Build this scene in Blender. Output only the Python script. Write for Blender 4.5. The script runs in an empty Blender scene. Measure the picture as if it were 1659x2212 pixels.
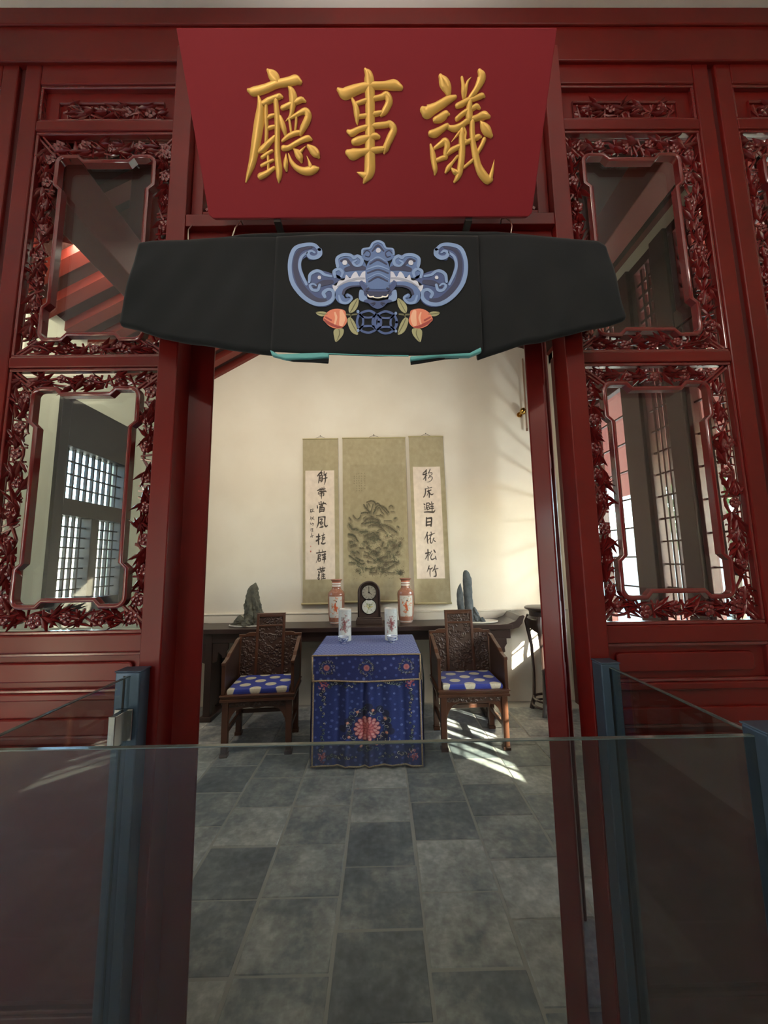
import bpy, bmesh, math, random
import numpy as np
from mathutils import Vector, Matrix
PI = math.pi
random.seed(7)
rng = np.random.default_rng(11)
S = bpy.context.scene
COL = S.collection
# ---------------------------------------------------------------- camera
cam = bpy.data.cameras.new('camera'); camo = bpy.data.objects.new('camera', cam); COL.objects.link(camo)
cam.sensor_fit = 'VERTICAL'; cam.sensor_height = 36.0; cam.lens = 36.0 * 831.0 / 2212.0
cam.clip_start = 0.02; cam.clip_end = 200
yaw, pitch, roll = 1.03582129e-02, 1.25819816e-01, -1.47899978e-02
fw = Vector((math.sin(yaw)*math.cos(pitch), math.cos(yaw)*math.cos(pitch), math.sin(pitch)))
rt0 = Vector((math.cos(yaw), -math.sin(yaw), 0)); up0 = rt0.cross(fw)
rt = rt0*math.cos(roll) + up0*math.sin(roll); up = up0*math.cos(roll) - rt0*math.sin(roll)
m = Matrix((rt, up, -fw)).transposed().to_4x4(); m.translation = Vector((0, 0, 1.58))
camo.matrix_world = m
S.camera = camo
# ---------------------------------------------------------------- view, sky, sun, daylight
S.view_settings.view_transform = 'Standard'; S.view_settings.look = 'None'
S.view_settings.gamma = 1.0; S.view_settings.use_curve_mapping = False
S.view_settings.exposure = 0.3
w = bpy.data.worlds.new('sky'); S.world = w; w.use_nodes = True
nt = w.node_tree; bg = nt.nodes['Background']
sky = nt.nodes.new('ShaderNodeTexSky'); sky.sky_type = 'NISHITA'; sky.sun_disc = False
sky.sun_elevation = math.radians(32); sky.sun_rotation = math.radians(136); sky.air_density = 1.0; sky.dust_density = 1.5
nt.links.new(sky.outputs[0], bg.inputs[0]); bg.inputs[1].default_value = 3.0
def light(name, kind, loc, aim, energy, color, size=None, size_y=None, **kw):
    l = bpy.data.lights.new(name, kind); o = bpy.data.objects.new(name, l); COL.objects.link(o)
    o.location = loc; l.energy = energy; l.color = color
    d = Vector(aim) - Vector(loc); o.rotation_euler = d.to_track_quat('-Z', 'Y').to_euler()
    if kind == 'AREA':
        l.shape = 'RECTANGLE'; l.size = size; l.size_y = size_y or size
    for k, v in kw.items(): setattr(l, k, v)
    return o
SUN = Vector((-.69, .72, -.50))
light('sun', 'SUN', (6, -4, 6), Vector((6, -4, 6)) + SUN, 60.0, (1.0, .90, .74), angle=math.radians(.8))
# gallery spot that lights the name board from the upper left
light('gallery_spot', 'SPOT', (-.9, -1.0, 3.6), (.25, 1.1, 2.9), 34, (1.0, .82, .66), spot_size=math.radians(62), spot_blend=.7, shadow_soft_size=.05)
light('gallery_spot_side', 'SPOT', (1.2, -1.6, 3.7), (1.05, 1.3, 2.9), 30, (1.0, .86, .76), spot_size=math.radians(80), spot_blend=.8, shadow_soft_size=.08)
light('ceiling_wash', 'SPOT', (0, -.6, 2.2), (0, -.599, 3.8), 190, (1.0, .96, .92), spot_size=math.radians(98), spot_blend=.03, shadow_soft_size=.1)  # upward spot added to brighten the ceiling strip, no fixture behind it
# added spot imitating reflected sun, streaking the back wall through the horizontal bars
light('glint_stand_in', 'SPOT', (2.70, 3.25, 2.05), (1.3, 4.55, 2.4), 62, (.92, .96, 1.0), spot_size=math.radians(95), spot_blend=.5, shadow_soft_size=.035)
# unseen area lights added to warm and brighten the inner hall walls
light('hall_fill', 'AREA', (-.5, 2.5, 3.8), (-.6, 4.5, 1.5), 30, (1.0, .91, .76), 1.8, .6)
light('hall_fill_side', 'AREA', (-1.9, 2.4, 3.7), (-2.4, 3.6, 2.0), 20, (1.0, .88, .70), .5, .5)
# ---------------------------------------------------------------- helpers
def lin(c):
    c = np.asarray(c, float) / 255.0
    return np.where(c <= .04045, c/12.92, ((c+.055)/1.055)**2.4)
ORG = {}
class MB:
    def __init__(s): s.v = []; s.f = []
    def add(s, vs, fs):
        n = len(s.v); s.v += [tuple(p) for p in vs]; s.f += [tuple(i+n for i in f) for f in fs]; return s
    def box(s, x0, x1, y0, y1, z0, z1):
        return s.add([(x0,y0,z0),(x1,y0,z0),(x1,y1,z0),(x0,y1,z0),(x0,y0,z1),(x1,y0,z1),(x1,y1,z1),(x0,y1,z1)],
                     [(0,3,2,1),(4,5,6,7),(0,1,5,4),(1,2,6,5),(2,3,7,6),(3,0,4,7)])
    def prism(s, poly, axis, a, b):
        # poly: list of 2D points in the other two axes (in x,y,z order)
        n = len(poly)
        def P(q, d):
            l = list(q); l.insert(axis, d); return tuple(l)
        vs = [P(q, a) for q in poly] + [P(q, b) for q in poly]
        fs = [tuple(range(n)), tuple(reversed(range(n, 2*n)))] + [(i, n+i, n+(i+1) % n, (i+1) % n) for i in range(n)]
        return s.add(vs, fs)
    def tube(s, pts, r, n=8, cap=True, flat=1.0):
        pts = [Vector(p) for p in pts]; m = len(pts)
        rs = r if isinstance(r, (list, tuple)) else [r]*m
        vs = []; ref = None
        for i in range(m):
            t = (pts[min(i+1, m-1)] - pts[max(i-1, 0)]).normalized()
            if ref is None: ref = Vector((0, 0, 1)) if abs(t.z) < .9 else Vector((1, 0, 0))
            a = (ref - t*ref.dot(t)).normalized(); b = t.cross(a); ref = a
            for k in range(n):
                an = 2*PI*k/n
                vs.append(pts[i] + a*math.cos(an)*rs[i] + b*math.sin(an)*rs[i]*flat)
        fs = [(i*n+k, i*n+(k+1) % n, (i+1)*n+(k+1) % n, (i+1)*n+k) for i in range(m-1) for k in range(n)]
        if cap: fs += [tuple(reversed(range(n))), tuple(range((m-1)*n, m*n))]
        return s.add(vs, fs)
    def lathe(s, prof, c=(0, 0, 0), n=32):
        m = len(prof); vs = []
        for r, z in prof:
            for k in range(n):
                a = 2*PI*k/n; vs.append((c[0]+r*math.cos(a), c[1]+r*math.sin(a), c[2]+z))
        fs = [(i*n+k, i*n+(k+1) % n, (i+1)*n+(k+1) % n, (i+1)*n+k) for i in range(m-1) for k in range(n)]
        if prof[0][0] > 1e-4: fs.append(tuple(reversed(range(n))))
        if prof[-1][0] > 1e-4: fs.append(tuple(range((m-1)*n, m*n)))
        return s.add(vs, fs)
    def grid(s, fn, nu, nv, closed_u=False):
        vs = [fn(i/(nu-1) if not closed_u else i/nu, j/(nv-1)) for j in range(nv) for i in range(nu)]
        fs = []
        for j in range(nv-1):
            for i in range(nu if closed_u else nu-1):
                i2 = (i+1) % nu
                fs.append((j*nu+i, j*nu+i2, (j+1)*nu+i2, (j+1)*nu+i))
        return s.add(vs, fs)
def root_of(p):
    while p.parent: p = p.parent
    return p
def obj(name, mb, mat, parent=None, bevel=0, smooth=False, label=None, local=False, seg=2):
    me = bpy.data.meshes.new(name)
    org = Vector((0, 0, 0))
    if parent is not None and not local: org = ORG.get(root_of(parent).name, org)
    if isinstance(mb, MB):
        me.from_pydata([(v[0]-org.x, v[1]-org.y, v[2]-org.z) for v in mb.v], [], mb.f)
        bm = bmesh.new(); bm.from_mesh(me); bmesh.ops.recalc_face_normals(bm, faces=bm.faces[:]); bm.to_mesh(me); bm.free()
    me.materials.append(mat)
    o = bpy.data.objects.new(name, me); COL.objects.link(o)
    if parent is not None: o.parent = parent
    if smooth:
        me.polygons.foreach_set('use_smooth', [True]*len(me.polygons))
        if smooth != 'all':
            try: me.set_sharp_from_angle(angle=math.radians(42))
            except Exception: pass
    if bevel:
        b = o.modifiers.new('bevel', 'BEVEL'); b.width = bevel; b.segments = seg; b.limit_method = 'ANGLE'; b.angle_limit = math.radians(40)
        b.use_clamp_overlap = True
    if label: o['label'] = label
    return o
def thing(name, label, cat, loc=(0, 0, 0), group=None, rz=0):
    o = bpy.data.objects.new(name, None); COL.objects.link(o); o.location = loc; o.rotation_euler = (0, 0, rz)
    o.empty_display_size = .1
    o['label'] = label; o['category'] = cat
    if group: o['group'] = group
    ORG[o.name] = Vector(loc); return o
def tag(o, label, cat, group=None):
    o['label'] = label; o['category'] = cat
    if group: o['group'] = group
    return o
def struct(o): o['kind'] = 'structure'; return o
def copy_tree(o, parent=None):
    c = o.copy(); COL.objects.link(c)
    if parent is not None: c.parent = parent
    for ch in list(o.children): copy_tree(ch, c)
    return c
# numpy grid object with vertex colours
def npgrid(name, P, mat, parent=None, colors=None, local=False, label=None):
    nv, nu = P.shape[:2]
    org = Vector((0, 0, 0))
    if parent is not None and not local: org = ORG.get(root_of(parent).name, org)
    V = (P.reshape(-1, 3) - np.array(org)).astype(np.float32)
    i = np.arange(nu-1)[None, :]; j = np.arange(nv-1)[:, None]
    a = (j*nu+i).ravel(); F = np.stack([a, a+1, a+1+nu, a+nu], 1).astype(np.int32)
    me = bpy.data.meshes.new(name)
    me.vertices.add(len(V)); me.vertices.foreach_set('co', V.ravel())
    me.loops.add(F.size); me.loops.foreach_set('vertex_index', F.ravel())
    me.polygons.add(len(F)); me.polygons.foreach_set('loop_start', np.arange(0, F.size, 4, dtype=np.int32))
    me.polygons.foreach_set('loop_total', np.full(len(F), 4, dtype=np.int32))
    me.update(calc_edges=True); me.validate()
    me.polygons.foreach_set('use_smooth', np.ones(len(F), bool))
    if colors is not None:
        ca = me.color_attributes.new('Col', 'FLOAT_COLOR', 'POINT')
        c = np.ones((len(V), 4), np.float32); c[:, :3] = lin(colors.reshape(-1, 3)); ca.data.foreach_set('color', c.ravel())
    me.materials.append(mat)
    o = bpy.data.objects.new(name, me); COL.objects.link(o)
    if parent is not None: o.parent = parent
    if label: o['label'] = label
    return o
# a little raster painter whose result becomes vertex colours
class Canvas:
    def __init__(s, w, h, col): s.w, s.h = w, h; s.a = np.empty((h, w, 3)); s.a[:] = col
    def blend(s, m, x0, y0, col, al=1.0):
        hh, ww = m.shape; s.a[y0:y0+hh, x0:x0+ww] = s.a[y0:y0+hh, x0:x0+ww]*(1-m[..., None]*al) + np.asarray(col, float)*m[..., None]*al
    def stroke(s, pts, col, al=1.0, soft=.8):
        P = np.array(pts, float)
        r = P[:, 2].max()/2 + soft + 1
        x0, x1 = int(max(0, P[:, 0].min()-r)), int(min(s.w, P[:, 0].max()+r+1)); y0, y1 = int(max(0, P[:, 1].min()-r)), int(min(s.h, P[:, 1].max()+r+1))
        if x1 <= x0 or y1 <= y0: return
        X, Y = np.meshgrid(np.arange(x0, x1)+.5, np.arange(y0, y1)+.5)
        D = np.full(X.shape, 1e9)
        for i in range(max(1, len(P)-1)):
            a, b = P[i], P[min(i+1, len(P)-1)]
            d = b[:2]-a[:2]; L2 = d@d
            t = np.clip(((X-a[0])*d[0]+(Y-a[1])*d[1])/L2, 0, 1) if L2 > 1e-9 else np.zeros(X.shape)
            D = np.minimum(D, np.hypot(X-a[0]-t*d[0], Y-a[1]-t*d[1]) - (a[2]+(b[2]-a[2])*t)/2)
        s.blend(np.clip(.5-D/soft, 0, 1), x0, y0, col, al)
    def disc(s, x, y, r, col, al=1.0, soft=.8): s.stroke([(x, y, 2*r)], col, al, soft)
    def curl(s, x, y, r, a0, turn, w, col, al=1.0):
        n = 14; p = []
        for i in range(n):
            t = i/(n-1); a = a0+turn*t; q = r*(1-.8*t)
            p.append((x+q*math.cos(a), y+q*math.sin(a), w*(1-.4*t)))
        s.stroke(p, col, al)
    def noise(s, amp, blur=0):
        n = rng.normal(0, 1, (s.h, s.w))
        for _ in range(blur):
            n = (n+np.roll(n, 1, 0)+np.roll(n, -1, 0)+np.roll(n, 1, 1)+np.roll(n, -1, 1))/5
        if blur: n /= n.std()+1e-9
        s.a = np.clip(s.a+n[..., None]*amp, 0, 255)
    def sample(s, U, V):
        x = np.clip(U*(s.w-1), 0, s.w-1.001); y = np.clip(V*(s.h-1), 0, s.h-1.001)
        i, j = x.astype(int), y.astype(int); fx, fy = (x-i)[..., None], (y-j)[..., None]
        A = s.a
        return (A[j, i]*(1-fx)+A[j, i+1]*fx)*(1-fy)+(A[j+1, i]*(1-fx)+A[j+1, i+1]*fx)*fy
# ---------------------------------------------------------------- materials
def mat(name, col, rough=.5, metal=0, coat=0, spec=.5, nscale=0, namt=0, bump=0, bscale=40, bdist=.002, sheen=0, col2=None, coords='Object', detail=4, emit=None):
    M = bpy.data.materials.new(name); M.use_nodes = True; t = M.node_tree; b = t.nodes['Principled BSDF']
    b.inputs['Roughness'].default_value = rough; b.inputs['Metallic'].default_value = metal
    b.inputs['Coat Weight'].default_value = coat; b.inputs['Coat Roughness'].default_value = .12
    b.inputs['Specular IOR Level'].default_value = spec
    if sheen: b.inputs['Sheen Weight'].default_value = sheen
    c = tuple(lin(col))+(1,)
    b.inputs['Base Color'].default_value = c
    tc = t.nodes.new('ShaderNodeTexCoord') if coords == 'Object' else t.nodes.new('ShaderNodeNewGeometry')
    co = tc.outputs['Object'] if coords == 'Object' else tc.outputs['Position']
    if col2 is not None:
        n = t.nodes.new('ShaderNodeTexNoise'); n.inputs['Scale'].default_value = nscale or 8; n.inputs['Detail'].default_value = detail
        t.links.new(co, n.inputs['Vector'])
        r = t.nodes.new('ShaderNodeValToRGB'); r.color_ramp.elements[0].position = .35; r.color_ramp.elements[1].position = .65
        r.color_ramp.elements[0].color = c; r.color_ramp.elements[1].color = tuple(lin(col2))+(1,)
        t.links.new(n.outputs['Fac'], r.inputs[0]); t.links.new(r.outputs[0], b.inputs['Base Color'])
    if bump:
        n2 = t.nodes.new('ShaderNodeTexNoise'); n2.inputs['Scale'].default_value = bscale; n2.inputs['Detail'].default_value = 3
        t.links.new(co, n2.inputs['Vector'])
        bp = t.nodes.new('ShaderNodeBump'); bp.inputs['Strength'].default_value = bump; bp.inputs['Distance'].default_value = bdist
        t.links.new(n2.outputs['Fac'], bp.inputs['Height']); t.links.new(bp.outputs[0], b.inputs['Normal'])
    return M
def vcmat(name, rough=.7, coat=0, sheen=0, bump=0, bscale=300):
    M = mat(name, (128, 128, 128), rough, coat=coat, sheen=sheen, bump=bump, bscale=bscale, bdist=.001)
    t = M.node_tree; a = t.nodes.new('ShaderNodeAttribute'); a.attribute_name = 'Col'
    t.links.new(a.outputs['Color'], t.nodes['Principled BSDF'].inputs['Base Color']); return M
def glassmat(name, tint=(255, 255, 255), haze=0.0, hazecol=(120, 120, 120), f0=.045):
    M = bpy.data.materials.new(name); M.use_nodes = True; t = M.node_tree; t.nodes.clear()
    o = t.nodes.new('ShaderNodeOutputMaterial'); tr = t.nodes.new('ShaderNodeBsdfTransparent'); g = t.nodes.new('ShaderNodeBsdfGlossy')
    tr.inputs[0].default_value = tuple(lin(tint))+(1,); g.inputs['Roughness'].default_value = .0
    ge = t.nodes.new('ShaderNodeNewGeometry'); dp = t.nodes.new('ShaderNodeVectorMath'); dp.operation = 'DOT_PRODUCT'
    t.links.new(ge.outputs['Normal'], dp.inputs[0]); t.links.new(ge.outputs['Incoming'], dp.inputs[1])
    def mth(op, x, y=None, z=None):
        n = t.nodes.new('ShaderNodeMath'); n.operation = op
        for i, q in enumerate((x, y, z)):
            if q is None: continue
            if isinstance(q, (int, float)): n.inputs[i].default_value = q
            else: t.links.new(q, n.inputs[i])
        return n.outputs[0]
    sch = mth('POWER', mth('SUBTRACT', 1.0, mth('ABSOLUTE', dp.outputs['Value'])), 5.0)
    frs = mth('MULTIPLY_ADD', sch, 1-f0, f0)
    mx = t.nodes.new('ShaderNodeMixShader'); t.links.new(frs, mx.inputs[0]); t.links.new(tr.outputs[0], mx.inputs[1]); t.links.new(g.outputs[0], mx.inputs[2])
    last = mx
    if haze:
        d = t.nodes.new('ShaderNodeBsdfDiffuse'); d.inputs[0].default_value = tuple(lin(hazecol))+(1,)
        n = t.nodes.new('ShaderNodeTexNoise'); n.inputs['Scale'].default_value = 4; n.inputs['Detail'].default_value = 6
        tc = t.nodes.new('ShaderNodeTexCoord'); t.links.new(tc.outputs['Object'], n.inputs['Vector'])
        ml = t.nodes.new('ShaderNodeMath'); ml.operation = 'MULTIPLY'; ml.inputs[1].default_value = haze*2; t.links.new(n.outputs['Fac'], ml.inputs[0])
        m2 = t.nodes.new('ShaderNodeMixShader'); t.links.new(ml.outputs[0], m2.inputs[0]); t.links.new(mx.outputs[0], m2.inputs[1]); t.links.new(d.outputs[0], m2.inputs[2]); last = m2
    t.links.new(last.outputs[0], o.inputs[0]); return M
# domed brush strokes
def resample(pts, step):
    P = [np.array(p, float) for p in pts]
    if len(P) < 3:
        n = max(2, int(np.linalg.norm(P[1][:2]-P[0][:2])/step)+1); return [P[0]+(P[1]-P[0])*i/(n-1) for i in range(n)]
    Q = [2*P[0]-P[1]]+P+[2*P[-1]-P[-2]]; out = []
    for i in range(1, len(Q)-2):
        p0, p1, p2, p3 = Q[i-1:i+3]; n = max(2, int(np.linalg.norm(p2[:2]-p1[:2])/step)+1)
        for k in range(n):
            t = k/n; q = .5*((2*p1)+(-p0+p2)*t+(2*p0-5*p1+4*p2-p3)*t*t+(-p0+3*p1-3*p2+p3)*t**3)
            q[2] = max(q[2], min(p1[2], p2[2])*.6); out.append(q)
    out.append(P[-1]); return out
def brush(mb, pts, fmap, step, h, hr=.35, flat=False):
    Q = resample(pts, step)
    # rounded end caps
    def cap(a, b, rev):
        d = a[:2]-b[:2]; d /= np.linalg.norm(d)+1e-9; out = []
        for f, wf in ((.30, .80), (.46, .35)):
            q = a.copy(); q[:2] = a[:2]+d*a[2]*f; q[2] = max(a[2]*wf, 1e-4); out.append(q)
        return out
    Q = list(reversed(cap(Q[0], Q[1], 0)))+Q+cap(Q[-1], Q[-2], 1)
    cs = [(-1, 0), (-.72, .72), (0, 1), (.72, .72), (1, 0)] if not flat else [(-1, 0), (-.96, 1), (.96, 1), (1, 0)]
    n = len(cs); vs = []
    for i, q in enumerate(Q):
        t = Q[min(i+1, len(Q)-1)][:2]-Q[max(i-1, 0)][:2]; t /= np.linalg.norm(t)+1e-9; nx = np.array([-t[1], t[0]])
        hh = h if flat else min(h, q[2]*hr)
        for a, b in cs:
            p = q[:2]+nx*a*q[2]/2; vs.append(fmap(p[0], p[1], b*hh))
    fs = [(i*n+k, i*n+k+1, (i+1)*n+k+1, (i+1)*n+k) for i in range(len(Q)-1) for k in range(n-1)]
    mb.add(vs, fs)
def trip(q, s=1.0): return [(q[i]*s, q[i+1]*s, q[i+2]*s) for i in range(0, len(q), 3)]
TING=[[-328,368,10,-319,360,26,-308,351,30,-301,341,19],[-395,324,11,-381,321,23,-345,327,23,-305,338,21,-267,343,23,-244,347,25,-232,342,16],[-368,319,2,-365,303,12,-364,284,23,-373,252,31,-385,218,31,-398,183,28,-413,148,23,-429,121,15,-441,100,6],[-359,292,13,-339,299,18,-316,306,16,-299,310,16,-292,308,9],[-344,295,11,-349,266,14,-351,239,13,-356,211,12,-361,195,9],[-313,301,16,-313,279,18,-314,252,20,-320,211,18,-325,169,21,-325,133,23,-328,110,17,-330,97,4],[-348,259,9,-335,264,12,-320,267,9],[-352,233,9,-338,237,12,-321,240,9],[-386,178,11,-370,185,20,-349,199,17,-329,213,13],[-377,163,11,-359,172,12,-341,180,9],[-382,142,10,-362,149,11,-342,156,9],[-357,166,9,-358,149,9,-361,130,10],[-391,114,19,-370,121,17,-341,136,11],[-270,332,5,-261,322,21,-257,305,27,-261,289,20,-266,272,14,-273,262,9,-287,252,3],[-294,283,14,-273,289,16,-249,297,16,-231,302,16,-220,298,8],[-304,262,11,-300,248,18,-295,232,17,-291,213,7],[-281,256,7,-258,264,11,-238,272,14,-221,275,20,-213,265,22,-222,249,22,-234,234,20,-243,221,13],[-304,204,9,-286,214,13,-263,222,15,-239,225,13],[-275,255,8,-274,239,9,-273,222,7],[-252,261,8,-255,245,9,-260,226,7],[-303,186,17,-286,187,15,-260,198,15,-235,207,16,-218,210,17,-209,207,9],[-296,172,3,-299,154,15,-301,140,17,-300,130,10],[-288,172,4,-281,152,13,-267,137,17,-245,128,21,-222,128,25,-203,132,21,-193,134,10],[-228,166,2,-222,151,9,-218,137,17],[-269,183,6,-259,174,22,-251,163,23,-247,151,9],[-250,174,13,-240,183,7,-230,190,3],[-220,190,13,-206,180,26,-194,170,24,-189,163,11]]
SHI=[[-113,325,12,-94,316,30,-58,325,27,-15,333,21,31,334,21,63,335,27,83,329,16],[-27,369,10,-18,358,26,-15,337,32,-14,305,31,-15,252,31,-17,196,33,-18,154,36,-20,127,36,-30,111,27,-40,96,8],[-62,124,3,-51,120,12,-36,115,21],[-70,303,9,-60,284,18,-57,268,20,-57,250,11,-56,243,4],[-56,293,13,-30,299,14,-2,304,14,22,308,16,38,312,21,47,299,23,41,286,22,31,274,20,21,266,11],[-53,262,13,-24,265,13,5,269,15,25,272,13],[-88,227,11,-75,223,20,-53,231,17,-21,238,15,12,241,17,38,243,17,49,245,18,62,232,22,52,214,24,41,196,22,34,182,21,30,172,6],[-69,201,20,-54,204,24,-26,210,20,0,215,19,12,213,13],[-91,174,19,-74,170,32,-45,175,21,-17,179,19,11,181,19,34,184,15]]
YI=[[207,354,14,216,343,30,228,330,30,234,317,20,235,307,11],[155,278,20,168,273,35,193,282,27,216,292,25,235,301,22,256,307,13],[196,254,18,212,258,24,230,267,22,239,267,9],[183,221,19,198,222,24,220,232,19,236,240,15,241,236,13,262,233,20,283,241,18,301,251,17,328,258,17,353,264,24,369,261,13],[184,193,8,193,167,19,198,146,19,203,129,17,202,118,8],[198,185,11,216,194,17,231,201,22,239,190,21,235,173,17,237,160,13],[205,153,13,224,159,15,239,161,11],[239,170,15,255,179,17,279,189,15],[274,351,9,279,336,12,282,320,16,283,305,9],[303,352,2,293,342,8,289,327,11,288,309,9],[328,365,14,336,353,27,330,337,23,320,322,18,308,309,16,297,299,11],[265,287,16,279,291,18,297,299,16,321,304,14,341,310,16,349,308,8],[266,256,15,281,266,16,295,274,15,313,280,15,327,286,15,337,281,9],[304,299,16,304,278,22,306,258,24],[289,239,11,281,228,11,267,214,7,252,200,2],[297,197,13,320,205,15,340,212,17,348,212,9],[284,230,15,286,210,21,289,181,23,289,153,23,287,131,23,283,114,21,271,98,10],[255,135,4,267,125,15,281,119,17],[239,123,10,247,134,17,259,147,11,275,164,9],[300,135,10,315,145,11,329,155,11],[316,249,17,319,223,19,325,195,19,335,167,23,346,141,23,361,120,27,383,102,25,394,102,17],[392,106,17,397,130,10,400,155,1],[360,205,15,354,191,15,344,176,13,339,164,9],[344,249,7,354,238,24,368,226,28,381,215,15],[289,237,7,298,223,7,296,205,11,306,200,11]]
SCRL=[[-691,2672,5,-705,2647,12,-726,2623,16,-743,2601,12],[-719,2630,14,-694,2640,14,-698,2615,12],[-721,2601,14,-724,2565,14,-729,2529,12,-732,2512,7],[-719,2605,11,-691,2608,13,-689,2572,14,-690,2540,12,-704,2526,8],[-719,2572,8,-694,2577,8],[-720,2547,7,-694,2550,8],[-705,2604,8,-706,2536,8],[-666,2654,10,-668,2622,11],[-635,2636,9,-656,2618,9,-670,2620,7],[-673,2604,7,-642,2611,11],[-680,2565,9,-631,2577,11],[-649,2618,13,-650,2571,14,-654,2529,13,-667,2488,3],[-742,2423,12,-718,2433,14,-690,2438,12,-651,2443,8],[-714,2451,8,-712,2415,10],[-690,2454,11,-691,2415,10],[-667,2466,6,-669,2418,11],[-669,2409,12,-648,2414,14,-639,2405,6],[-718,2408,13,-672,2409,12],[-733,2401,10,-734,2377,9],[-717,2387,8,-712,2355,7],[-717,2387,8,-672,2392,10,-672,2365,14,-679,2358,7],[-695,2412,14,-696,2365,14,-698,2320,5],[-701,2288,14,-699,2253,10],[-724,2278,11,-722,2256,9],[-672,2280,13,-684,2263,8],[-746,2243,9,-742,2215,15],[-724,2253,9,-689,2258,11,-654,2266,14,-640,2254,7],[-706,2239,9,-682,2244,11,-689,2228,9,-706,2226,7],[-713,2228,14,-716,2162,14],[-713,2211,11,-668,2217,12,-664,2196,15,-669,2171,12],[-713,2190,8,-668,2192,8],[-690,2214,7,-691,2172,7],[-716,2169,10,-671,2173,10],[-820,2195,7,-824,2170,8],[-827,2191,5,-810,2194,6],[-827,2163,6,-806,2170,6],[-796,2208,5,-799,2170,5],[-806,2187,4,-791,2191,5],[-813,2156,4,-799,2170,5,-780,2166,5],[-728,2100,15,-729,2048,14,-735,2011,13,-751,1974,4],[-728,2100,11,-687,2105,10,-654,2105,15],[-654,2103,17,-657,2047,13,-657,2010,15,-642,1991,17,-624,2002,10],[-709,2078,11,-687,2079,13,-698,2055,9,-724,2029,9],[-713,2040,10,-701,2014,7],[-713,2044,8,-679,2042,9,-687,2021,10,-709,2020,8],[-698,2051,9,-699,1992,9],[-716,1979,8,-690,1984,13,-675,1990,11,-686,2001,6],[-726,1901,14,-728,1844,17,-726,1785,15],[-752,1870,13,-712,1874,13],[-752,1823,17,-708,1848,7],[-671,1917,3,-671,1880,9],[-693,1884,7,-656,1895,7],[-678,1880,11,-678,1821,9],[-686,1855,10,-656,1865,10,-664,1847,10],[-686,1833,8,-663,1836,9],[-678,1818,9,-693,1792,11,-667,1788,15,-647,1797,9],[-718,1716,8,-718,1683,11],[-681,1719,5,-677,1693,11],[-749,1680,11,-703,1686,11,-644,1696,12],[-729,1657,11,-732,1617,11,-753,1567,3],[-729,1657,11,-705,1662,11,-708,1639,9,-728,1632,8],[-725,1617,10,-724,1584,9],[-725,1614,10,-703,1617,11,-706,1588,9,-724,1588,8],[-685,1657,13,-644,1667,13],[-674,1649,10,-670,1631,9],[-648,1653,7,-655,1634,7],[-677,1624,9,-644,1634,11],[-681,1604,11,-644,1612,13],[-655,1675,11,-657,1605,13,-662,1558,4],[-706,1515,9,-704,1479,9],[-675,1522,7,-680,1482,9],[-735,1490,11,-695,1497,11,-651,1507,11],[-724,1469,11,-720,1461,9],[-698,1475,7,-662,1482,11,-658,1475,11,-680,1463,8,-724,1458,8],[-691,1479,7,-691,1461,8],[-716,1447,11,-727,1422,11,-712,1429,9,-730,1390,12,-719,1375,9,-709,1393,7],[-683,1450,9,-690,1371,5],[-665,1446,9,-669,1385,10],[-683,1428,7,-651,1433,8],[-683,1410,7,-654,1412,8],[-683,1383,8,-647,1388,11],[-821,2109,6,-820,2083,6],[-828,2076,4,-813,2094,5],[-787,2109,6,-798,2090,6,-813,2068,5],[-806,2098,6,-781,2073,5],[-822,2034,7,-816,2016,7],[-801,2034,5,-786,2023,5,-797,2001,4],[-809,2019,5,-790,2030,5],[-816,1967,6,-817,1942,5],[-808,1964,6,-793,1967,6,-801,1949,6,-793,1938,5,-812,1927,4],[-808,1908,8,-806,1890,6],[-822,1875,4,-789,1886,7],[-811,1882,5,-818,1862,4],[-800,1882,6,-800,1864,6]]
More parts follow.
